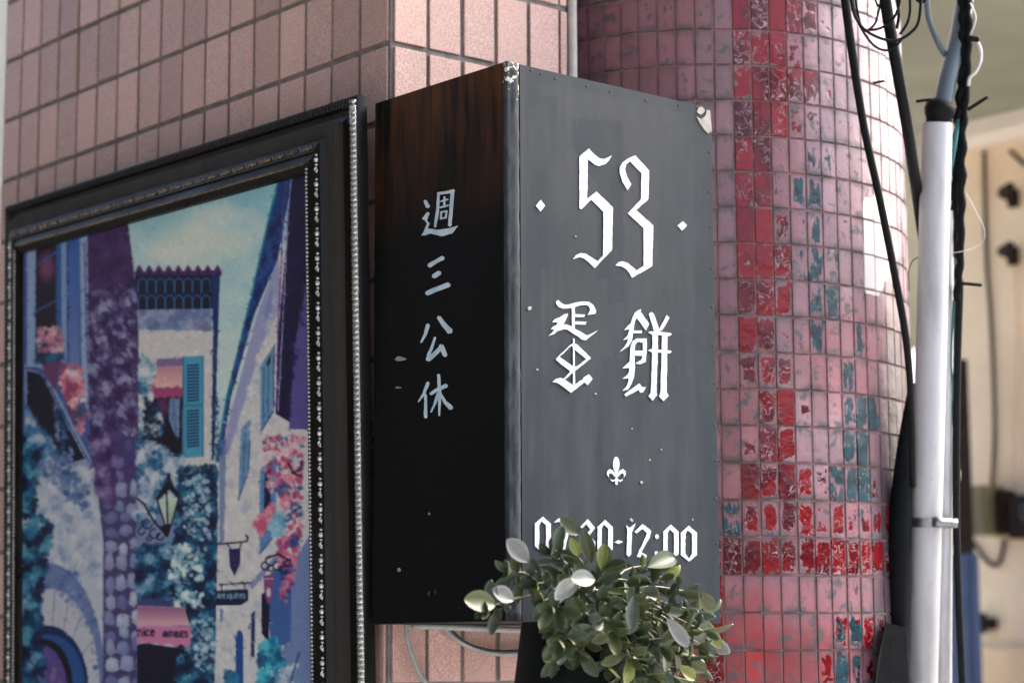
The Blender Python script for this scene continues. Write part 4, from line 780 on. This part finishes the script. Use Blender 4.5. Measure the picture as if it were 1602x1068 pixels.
def leaf_mesh(L, W, cup, bend, tk=.0011):
    us = np.array([0, .1, .25, .42, .6, .77, .9, .97, 1.]); V = []; nv = 5; rim = []
    for side in (1, -1):
        for u in us:
            w_ = W*(math.sin(math.pi*u**1.25)**.62 if 0 < u < 1 else 0)+.0006*(u < .02)
            for j in range(nv):
                s_ = (j/(nv-1)-.5)*2; x = u*L; y = s_*w_/2; z = cup*W*(s_*s_)*(.3+.7*math.sin(math.pi*u)) - bend*L*u*u + side*tk*.5*(1-s_*s_)*min(1, 6*u*(1-u)+.1)
                V.append((x, y, z)); rim.append(max(abs(s_)**3, (u > .96)*.8))
    n = len(us)*nv; f = []
    for i in range(len(us)-1):
        for j in range(nv-1):
            a = i*nv+j; f.append((a, a+nv, a+nv+1, a+1)); f.append((n+a, n+a+1, n+a+nv+1, n+a+nv))
    me = bpy.data.meshes.new('leaf'); me.from_pydata(V, [], f); me.update(); me.polygons.foreach_set('use_smooth', [True]*len(me.polygons)); paint_attr(me, 'rim', np.repeat(np.array(rim)[:, None], 3, 1)); return me
shapes = [(.040, .0185, .28, .10), (.034, .017, .35, .22), (.044, .017, .22, -.06), (.030, .016, .4, .05), (.037, .021, .18, .16)]
LM = {}
for i, sh in enumerate(shapes):
    for k, m in enumerate(lm): me = leaf_mesh(*sh); me.materials.append(m); LM[i, k] = me
m_stem = pmat('green_stem', (.10, .13, .06), (.07, .06, .04), 60, .5, .1)
random.seed(11); nleaf = 0
def add_leaf(P, d, upv, k=None, s=1., shp=None):
    global nleaf
    d = d/np.linalg.norm(d); y = np.cross(upv, d); y = y/(np.linalg.norm(y)+1e-9); z = np.cross(d, y)
    k = random.choices(range(5), (38, 22, 32, 5, 3))[0] if k is None else k
    o = bpy.data.objects.new('leaf', LM[random.randrange(5) if shp is None else shp, k]); col.objects.link(o); o.parent = plant
    o.matrix_local = Matrix.Translation(Vector(P)-plant.location) @ Matrix([[d[i], y[i], z[i], 0] for i in range(3)]+[[0, 0, 0, 1]]) @ Matrix.Scale(s, 4); nleaf += 1
root0 = np.array([pc[0], pc[1], ztop+.0])+bR*.02
tips = [(800, 870, .13), (862, 845, .10), (905, 848, .08), (945, 868, .11), (985, 885, .09), (1040, 878, .07), (1070, 905, .10), (1095, 950, .09), (1105, 1000, .10), (1085, 1040, .11), (1050, 1055, .13), (1000, 1050, .15), (950, 1040, .16), (905, 1020, .16), (880, 985, .15),
        (765, 935, .15), (850, 925, .15), (900, 905, .15), (940, 930, .17), (985, 950, .16), (1035, 940, .15), (1060, 985, .15), (1010, 1000, .17), (960, 985, .19), (915, 960, .18), (1070, 960, .13), (1030, 1040, .17), (975, 1068, .17), (880, 880, .12), (1005, 910, .13), (925, 885, .13), (1095, 1075, .11), (1040, 1090, .14), (840, 890, .13), (1010, 860, .05), (865, 940, .18), (1000, 1085, .2)]
for _ in range(44):
    a_ = random.uniform(0, 6.28); q_ = math.sqrt(random.random()); tips.append((970+130*q_*math.cos(a_), 985+85*q_*math.sin(a_), random.uniform(.08, .19)))
cen = hit(960, 990, NE-bL*.09, -bL)
for (x, y, dd) in tips:
    y += 24*max(0, min(1, (1000-y)/120)); T = hit(x, y, NE-bL*dd, -bL); d = T-root0; mid = (root0+T)/2+np.array([0, 0, .02]); b = MB(); b.tube([root0+rng.normal(0, .012, 3)*[1, 1, 0], mid, T], [.002, .0017, .001], 6, True, 5); b.build('stem', m_stem, plant, True)
    out = T-cen; out = out/np.linalg.norm(out); ax = (T-mid)/np.linalg.norm(T-mid); ax = ax*.6+out*.6; ax /= np.linalg.norm(ax)
    e1 = np.cross(ax, [.2, .1, 1]); e1 /= np.linalg.norm(e1); e2 = np.cross(ax, e1); ph = random.uniform(0, 6.28)
    for lev, (off, spread, cnt) in enumerate(((0, .5, 3), (-.012, 1.0, 3), (-.026, 1.2, 3))):
        for q in range(cnt):
            a = ph+lev*1.0+q*2*math.pi/cnt+random.gauss(0, .25); rad = math.cos(a)*e1+math.sin(a)*e2; sp = spread*random.uniform(.75, 1.2)
            dr = ax*math.cos(sp)+rad*math.sin(sp)-Z*.15; add_leaf(T+ax*off+rad*.001, dr, ax*math.sin(sp)-rad*math.cos(sp)*.9, s=random.uniform(.42, .86))
# a few leaves that stand out
def pxleaf(x0, y0, x1, y1, dd, k, shp=4, s=1.):
    P = hit(x0, y0, NE-bL*dd, -bL); Q = hit(x1, y1, NE-bL*(dd+.004), -bL); L = np.linalg.norm(Q-P); add_leaf(P, Q-P, (CAM-P)/np.linalg.norm(CAM-P)+Z*.25, k, L/shapes[shp][0], shp)
for q in [(775, 945, 732, 936, .16, 2, 4), (803, 938, 775, 921, .16, 4, 4), (766, 952, 755, 970, .16, 0, 2), (826, 878, 797, 845, .14, 4, 4), (1098, 975, 1128, 1012, .15, 3, 2), (905, 905, 870, 935, .19, 4, 0), (930, 906, 898, 902, .2, 4, 4), (925, 880, 912, 830, .13, 2, 0), (868, 862, 880, 822, .13, 0, 0), (1042, 965, 1076, 1010, .2, 4, 2), (992, 930, 988, 985, .2, 1, 2), (1012, 888, 1060, 868, .10, 0, 0), (1092, 925, 1118, 955, .12, 2, 4), (1060, 1040, 1090, 1062, .16, 3, 0), (905, 870, 893, 842, .17, 3, 0), (905, 835, 880, 812, .1, 0, 4), (940, 890, 945, 850, .15, 3, 0)]: pxleaf(*q)
print('leaves', nleaf)

# ------------------------------------------------------------------ grey cables and rail under the sign
m_greycab = pmat('grey_cable', (.34, .36, .36), (.25, .27, .27), 50, .5, .05)
wl = lambda x, y, off=.012: hit(x, y, C-dL*off, -dL)
b = MB(); b.tube([wl(635, 955), wl(636, 985), wl(640, 1010), wl(655, 1050), wl(676, 1085), wl(700, 1160)], .0030, 10); b.build('grey_cable', m_greycab, smooth=True, label='grey cable hanging in a curve from the left bottom of the sign box', cat='cable')
b = MB(); b.tube([wl(684, 950), wl(692, 975), wl(712, 998), wl(745, 1015), wl(780, 1022), wl(830, 1021), wl(860, 1010)], .0030, 10); b.build('grey_cable', m_greycab, smooth=True, label='grey cable sagging from under the sign box towards the planter', cat='cable')
b = MB(); b.tube([wl(690, 950, .014), wl(700, 975, .014), wl(722, 1000, .014), wl(750, 1013, .014), wl(785, 1018, .014), wl(835, 1014, .014), wl(862, 1000, .014)], .0018, 8); b.build('black_cable', m_brk, smooth=True, label='thin black cable lying along the sagging grey cable', cat='cable')
b = MB(); b.tube([wl(646, 978, .02), wl(700, 980, .02), wl(830, 986, .02), wl(1000, 994, .02)], .0042, 10, True, 1); b.build('mounting_rail', m_greycab, smooth=True, label='grey horizontal rail on the tiles just below the sign box', cat='rail')

# ------------------------------------------------------------------ pipes and cables right of the column
m_pvc = pmat('white_pvc', (.48, .48, .495), (.30, .30, .305), 7, .42, .06, stretch=(1, 1, .25))
def grimy(name, a, b, dirt):
    t = NT(name); n = t.noise(t.coord(None, (1, 1, .12)), 26, 6, .65); n2 = t.noise(t.coord(None), 60, 6, .7); n3 = t.noise(t.coord(None, (1, 1, .4)), 8, 4, .6)
    c = t.mix(t.ramp(n3, .35, .65), a, b); c = t.mix(t.ramp(n, .52, .72, 0, .55), c, dirt); c = t.mix(t.ramp(n2, .66, .72, 0, .6), c, tuple(q*.5 for q in dirt)); t.set(Base_Color=c, Roughness=t.ramp(n, .3, .7, .36, .6)); t.bump(n2, .12, .001); return t.m
m_pvc = grimy('grimy_white_pvc', (.50, .50, .515), (.38, .38, .385), (.20, .195, .18))
m_bluegrey = pmat('blue_grey_pvc', (.10, .14, .17), (.07, .10, .12), 14, .32, .05, stretch=(1, 1, .3))
m_rubber = pmat('black_rubber', (.006, .007, .008), (.010, .012, .013), 40, .55, .05, spec=.08)
m_tape = pmat('black_tape', (.004, .005, .006), (.008, .009, .010), 60, .6, .2, bdist=.003, spec=.06)
m_teal = pmat('teal_wire', (.01, .16, .15), (.01, .10, .10), 40, .4, .05)
m_steel = pmat('galvanised_steel', (.30, .31, .32), (.2, .21, .22), 60, .4, .1, metal=.9)
m_whitew = pmat('white_wire', (.7, .7, .68), None, 40, .4, .05)
DP = 2.98
def cable(name, pts, r, mat, label, cat='cable', seg=10, sub=6, group=None, dd=0):
    b = MB(); P = [at(p[0], p[1], (p[2] if len(p) > 2 else DP)+dd) for p in pts]; b.tube(P, r, seg, True, sub); return b.build(name, mat, smooth=True, label=label, cat=cat, group=group)
r_ = 24*DP/F
def lean_pipe(name, top, bot, r, mat, label, d):
    P0, P1 = at(top[0], top[1], d), at(bot[0], bot[1], d); e = (P1-P0)*.9+P1; b = MB()
    b.tube([P0, P0+(P1-P0)*.002, P1, e], [r*.97, r, r, r], 28, True, 1); return autosmooth(b.build(name, mat, label=label, cat='pipe'))
lean_pipe('white_pipe', (1466, 193), (1443, 1068), r_, m_pvc, 'thick white plastic pipe standing beside the mosaic column', DP)
lean_pipe('white_pipe', (1479, 330), (1476, 1068), .0115, m_pvc, 'thinner white plastic pipe strapped behind the thick one', DP+.03)
# dark grey pipe with collar plugged into the white one
g = empty('grey_pipe', at(1470, 180, DP), label='blue grey pipe with a dark collar rising out of the white pipe', cat='pipe')
b = MB(); b.tube([at(1472, 175, DP), at(1484, 120, DP+.01), at(1497, 70, DP+.03), at(1508, 10, DP+.05), at(1516, -60, DP+.06)], .0125, 18); b.build('tube', m_bluegrey, g, True)
b = MB(); b.tube([at(1468, 197, DP), at(1469, 186, DP), at(1469.5, 180, DP), at(1470.5, 172, DP), at(1472, 164, DP), at(1474, 158, DP)], [.0175, .0175, .020, .0215, .020, .014], 22, True, 2); b.build('collar', m_rubber, g, True)
# hose clamp
hc_ = empty('hose_clamp', at(1450, 816, DP), label='steel hose clamp tightened round the two white pipes', cat='clamp')
P0, P1 = at(1466, 193, DP), at(1443, 1068, DP); ax = (P1-P0)/np.linalg.norm(P1-P0); cp = P0+(P1-P0)*((816-193)/875.)
s1 = np.cross(ax, fw); s1 /= np.linalg.norm(s1); s2 = np.cross(ax, s1)
n = 40; loop = []
for k in range(n):
    a = 2*math.pi*k/n; c_, s_ = math.cos(a), math.sin(a); sx = 1 if (s1 @ rt)*c_ > 0 else 0; loop.append(cp+s1*(c_*(r_+.0012)+(1 if (s1 @ rt) > 0 else -1)*sx*.019*abs(c_))+s2*s_*(r_+.0012))
b = MB(); V = [p+ax*h*.0062 for h in (-1, 1) for p in loop]+[p+(p-cp)*.03+ax*h*.0062 for h in (-1, 1) for p in loop]
b.add(V, [(2*n+k, 2*n+(k+1) % n, 3*n+(k+1) % n, 3*n+k) for k in range(n)]+[(k, n+k, n+(k+1) % n, (k+1) % n) for k in range(n)]+[(k, (k+1) % n, 2*n+(k+1) % n, 2*n+k) for k in range(n)]+[(n+k, 3*n+k, 3*n+(k+1) % n, n+(k+1) % n) for k in range(n)]); autosmooth(b.build('band', m_steel, hc_), 50)
b = MB(); q0 = at(1462, 816, DP-.028); q1 = at(1488, 817, DP-.016); b.tube([q0, q0*.7+q1*.3, q1], [.0072, .0066, .0062], 14, True, 1); b.build('screw_housing', m_steel, hc_, True)
b = MB(); b.tube([q1, q1+(q1-q0)*.14, q1+(q1-q0)*.3], [.0048, .0052, .0050], 6, True, 1); b.build('screw_head', m_steel, hc_)
# black cables across the column
cable('black_cable', [(1318, -30, 2.80), (1330, 60, 2.80), (1350, 190, 2.80), (1376, 310, 2.80), (1400, 430, 2.81), (1416, 520, 2.83), (1424, 600, 2.86), (1427, 680, 2.9), (1428, 760, 2.94)], [.0056, .0056, .0052, .005, .005, .0048, .0045, .0045, .0045], m_rubber, 'long black cable slanting down across the mosaic column')
cable('black_cable', [(1381, -30, 2.84), (1388, 20, 2.84), (1402, 100, 2.84), (1418, 190, 2.87), (1430, 270, 2.95), (1440, 340, 3.02), (1452, 420, 3.03), (1460, 500, 3.03)], .0078, m_rubber, 'thickest black cable running behind the top of the white pipe')
def ring(cx, cy, rx, ry, rot, a0, a1, d, n=16): return [(cx+rx*math.cos(a)*math.cos(rot)-ry*math.sin(a)*math.sin(rot), cy+rx*math.cos(a)*math.sin(rot)+ry*math.sin(a)*math.cos(rot), d+.012*math.sin(a*1.0)) for a in np.linspace(a0, a1, n)]
cg = 'coil of thin cables at the top'
coil = [('widest loop of thin cable hanging over the top of the column', [(1328, -30), (1334, 15), (1348, 42), (1372, 58), (1400, 64), (1424, 52), (1438, 30), (1442, -30)], .0020), ('thin black cable loop with the deepest sag at the column top', [(1330, -30), (1338, 22), (1352, 52), (1368, 72), (1385, 79), (1400, 74), (1412, 60)], .0017),
        ('thin cable loop curving tightly round the thickest cable', [(1334, -30), (1346, 38), (1364, 47), (1386, 40), (1402, 22), (1408, -5), (1405, -30)], .0018), ('thin cable arc behind the thickest cable at the top', [(1356, -30), (1374, 10), (1378, 0), (1370, 35), (1358, 48)], .0016),
        ('thin cable hanging straight right of the thickest cable', [(1399, -30), (1404, 5), (1406, 25), (1403, 45)], .0022), ('thin cable arc nearest the right edge of the column', [(1420, -30), (1424, 10), (1420, 35), (1408, 54)], .0019)]
for k, (lb, pts, r) in enumerate(coil): cable('thin_cable', [(x, y, 2.82+.006*k) for x, y in pts], r, m_rubber, lb, group=cg, seg=8)
cable('thin_cable', [(1432, -4, 2.9), (1438, 3, 2.9), (1446, 2, 2.9), (1447, -8, 2.9)], .0022, m_rubber, 'small cable knot at the top beside the column edge')
cable('dark_green_cable', [(1449, -30, 3.0), (1451, 20, 3.0), (1458, 45, 3.0), (1470, 72, 3.0), (1482, 92, 3.01), (1494, 112, 3.03)], .0042, m_bluegrey, 'dark green cable bending down to meet the grey pipe')
# twisted black bundle right of the pipe
def twist(pts, r, dd, ph, label, mat=m_tape, tw=.0013, turns=13):
    P = [at(*p) for p in pts]; Q = []
    for i in range(len(P)-1):
        for k in range(12): Q.append(P[i]+(P[i+1]-P[i])*k/12)
    Q.append(P[-1]); N = len(Q); Q = [q+(rt*math.cos(2*math.pi*turns*i/N+ph)+np.array([0, -1, 0])*math.sin(2*math.pi*turns*i/N+ph))*tw for i, q in enumerate(Q)]
    b = MB(); b.tube(Q, [r*(1+.12*math.sin(i*1.3+ph)) for i in range(N)], 9, True, 1); return b.build('taped_cable', mat, smooth=True, label=label, cat='cable')
tp = [(1512, -30, DP+.03), (1515, 40, DP+.02), (1513, 120, DP+.01), (1506, 200, DP+.01), (1504, 300, DP+.01), (1502, 400, DP+.01), (1498, 470, DP+.015)]
twist(tp, .0058, 0, 0, 'black taped cable twisted down right of the grey pipe'); twist([(x-8, y, d+.004) for x, y, d in tp[:4]]+[(1494, 300, DP+.03), (1492, 400, DP+.03)], .0062, 0, 2.2, 'second taped black cable pressed against the grey pipe')
cable('black_cable', [(1502, 440, DP+.02), (1497, 600, DP+.02), (1496, 800, DP+.02), (1500, 950, DP+.015), (1507, 1100, DP+.01)], .0052, m_rubber, 'straight black cable right of the white pipes')
cable('black_cable', [(1494, 380, DP+.04), (1492, 560, DP+.04), (1492, 700, DP+.04), (1494, 850, DP+.04)], .0055, m_bluegrey, 'dark cable squeezed between white pipe and the straight black cable')
cable('teal_wire', [(1506, 150, DP+.03), (1499, 190, DP+.01), (1494, 225, DP), (1489, 255, DP), (1484, 285, DP+.03)], .0030, m_teal, 'teal wire running beside the top of the white pipe', cat='wire')
cable('teal_wire', [(1492, 470, DP+.02), (1488, 560, DP+.02), (1491, 610, DP+.02), (1489, 700, DP+.03)], .0014, m_teal, 'thin teal wire lower down along the white pipe', cat='wire')
cable('white_wire', [(1518, 5, DP), (1526, 25, DP), (1524, 40, DP), (1518, 55, DP)], .0012, m_whitew, 'thin white wire looped round the top of the taped cables', cat='wire')
cable('white_wire', [(1529, 66, DP), (1534, 78, DP), (1534, 95, DP), (1527, 112, DP), (1517, 122, DP), (1515, 135, DP)], .0024, m_whitew, 'white wire curl right of the taped cables', cat='wire')
cable('clear_wire', [(1511, 302, DP), (1520, 318, DP), (1530, 338, DP), (1539, 355, DP), (1540, 374, DP), (1528, 386, DP), (1510, 392, DP), (1490, 396, DP)], .00045, m_whitew, 'hair thin pale wire looping out right of the cables', cat='wire', seg=6)
cable('clear_wire', [(1437, 402, DP), (1428, 408, DP), (1422, 424, DP), (1422, 455, DP)], .0007, m_rubber, 'hair thin dark wire curling left of the white pipe', cat='wire', seg=6)
for (x0, y0, x1, y1, r, lb) in [(1433, 159, 1456, 156, .0022, 'black cable tie end beside the column edge'), (1366, 130, 1384, 127, .0018, 'short black cable tie end on the column face'), (1514, 172, 1545, 152, .0026, 'black cable tie end slanting up over the ceiling'), (1503, 443, 1536, 446, .0024, 'black cable tie end pointing right below the thin loop'), (1515, 60, 1532, 62, .0042, 'black rubber stub on the taped cables'), (1411, 686, 1424, 690, .0032, 'short black stub where the long cable ends')]:
    cable('cable_tie', [(x0, y0, DP-.01), ((x0+x1)/2, (y0+y1)/2, DP-.012), (x1, y1, DP-.014)], r, m_rubber, lb, cat='cable tie', seg=7, sub=2)
# black tube added along the dark band, folded plastic sheet at the foot of the pipe
cable('black_tube', [(1428, 600, 2.99), (1416, 700, 2.97), (1409, 800, 2.96), (1405, 930, 2.95), (1402, 1100, 2.95)], [.005, .011, .0155, .016, .016], m_tape, 'black tube filling the dark band between column and white pipe', cat='pipe')
b = MB(); Pq = [at(1386, 973, 2.89), at(1418, 981, 2.91), at(1424, 1130, 2.91), at(1362, 1130, 2.87), at(1374, 1030, 2.87)]; b.prism(Pq, np.array([.01, .05, 0])); b.build('plastic_sheet', m_tape, label='black folded plastic sheet at the foot of the white pipe', cat='sheet')

# ------------------------------------------------------------------ far wall on the right, out of focus
WP = at(1500, 600, 6.6); WN = -dR; we = hit(1640, 600, WP, WN); on = lambda x, y, off=0: hit(x, y, WP+WN*off, WN)
WL = (WP-we) @ dL+1.7; w0 = np.array([WP[0], WP[1], 0])
yw = empty('yellow_wall', w0-dL*WL/2, label='blurred beige plaster wall at the right edge', cat='wall')
zl = on(1570, 1012)[2]
b = MB(); b.box(w0-dL*WL+Z*zl, dL*WL, dR*.2, Z*(CEIL2-zl-.003)); b.build('plaster', m_beige, yw)
b = MB(); b.box(w0-dL*WL-dR*.03, dL*WL, dR*.23, Z*(zl-.001)); b.build('plinth', m_tan, yw)
zc = on(1560, 226)[2]; b = MB(); b.box(w0-dL*(WL-.1)-dR*.14+Z*zc, dL*(WL-.1), dR*.139, Z*(CEIL2-zc-.003)); b.build('cornice', m_cornice, yw)
m_dkbrown = pmat('dark_brown_iron', (.03, .022, .017), None, 20, .7, .1, spec=.1); m_olive = pmat('olive_box_paint', (.20, .17, .09), (.14, .12, .06), 12, .55, .1); m_blue = pmat('blue_painted_door', (.05, .085, .18), (.036, .062, .13), 4, .55, .1)
def wcable(pts, r, mat, label, name='wall_cable', cat='cable'): b = MB(); b.tube([on(x, y, .012) for x, y in pts], r, 8); return b.build(name, mat, smooth=True, label=label, cat=cat)
wcable([(1539, 236), (1541, 330), (1544, 420), (1549, 480), (1553, 560), (1556, 680), (1550, 780)], .006, m_dkbrown, 'thin dark cable running down the beige wall')
wcable([(1588, 420), (1592, 520), (1590, 640), (1588, 760)], .004, m_tan, 'thin brown cable on the beige wall above the meter')
wcable([(1515, 838), (1530, 858), (1545, 878), (1558, 884), (1566, 872), (1572, 842)], .006, m_dkbrown, 'brown cable loop hanging under the meter box')
wcable([(1580, 236), (1588, 244), (1604, 258)], .006, m_dkbrown, 'short dark wire slanting at the top right wall corner')
for (y, lb) in [(311, 'upper dark iron bracket on the beige wall'), (401, 'lower dark iron bracket on the beige wall'), ]:
    g = empty('iron_bracket', on(1592, y), label=lb, cat='bracket', group='iron brackets on the wall'); b = MB(); p = on(1590, y); b.box(p-dL*.015-Z*.028+WN*.003, dL*.035, WN*.02, Z*.056, .006); b.build('plate', m_dkbrown, g); b = MB(); b.tube([p+WN*.02, p+WN*.10-dL*.02, p+WN*.16-dL*.10], .012, 16); b.build('arm', m_dkbrown, g, True)
def wbox(name, x0, x1, y0, y1, dep, mat, parent): p, q = on(x0, y0, .004), on(x1, y1, .004); b = MB(); L = (p-q) @ dL; b.box(np.array([q[0], q[1], q[2]]), dL*L, WN*dep, Z*(p[2]-q[2]), .006); return b.build(name, mat, parent)
g = empty('meter_box', on(1575, 800), label='olive electric meter box on the beige wall', cat='meter'); wbox('case', 1549, 1574, 762, 838, .10, m_olive, g); wbox('cover', 1576, 1592, 768, 836, .06, m_dkbrown, g)
g = empty('meter_box', on(1600, 805), label='brown meter box cut by the right edge', cat='meter'); wbox('case', 1598, 1625, 776, 842, .07, m_dkbrown, g); b = MB(); p = on(1606, 800, .075); b.ball(p, dL*.03, Z*.03, WN*.01, 14, 5); b.build('dial', m_glass, g, True)
g = empty('door_hinge', on(1548, 975), label='dark iron hinge on the wall beside the blue door', cat='hinge'); wbox('plate', 1537, 1562, 966, 984, .03, m_dkbrown, g); b = MB(); b.tube([on(1537, 958, .03), on(1537, 990, .03)], .012, 10, True, 1); b.build('pin', m_dkbrown, g, True)
bd = empty('blue_door', at(1512, 1060, 6.0), label='blue painted door leaf seen behind the white pipe', cat='door')
p = at(1484, 866, 6.0); q = at(1531, 866, 6.0); b = MB(); b.box(np.array([p[0], p[1], .02]), np.array([q[0]-p[0], 0, 0]), np.array([0, .05, 0]), Z*(p[2]-.02), .006); b.build('panel', m_blue, bd); b = MB(); b.box(np.array([q[0]-.025, q[1]-.012, .03]), (.022, 0, 0), (0, .011, 0), Z*(p[2]-.04), .003); b.build('edge_strip', m_blue, bd)
b = MB(); p = at(1488, 600, 6.3); q = at(1516, 600, 6.3); b.box(np.array([p[0], p[1], 0]), np.array([q[0]-p[0], 0, 0]), np.array([0, .08, 0]), Z*(at(1500, 560, 6.3)[2]), .008); b.build('dark_gap_infill', m_dkbrown, label='dark brown infill for the shadowed gap behind the cables', cat='infill')  # dark block put in for the shadowed gap beside the wall
b = MB(); b.ball(at(1489, 742, 4.2), rt*.016, fw*.016, Z*.026, 12, 8); b.build('insulator', m_cream, smooth=True, label='small cream insulator peeping out behind the white pipe', cat='insulator')
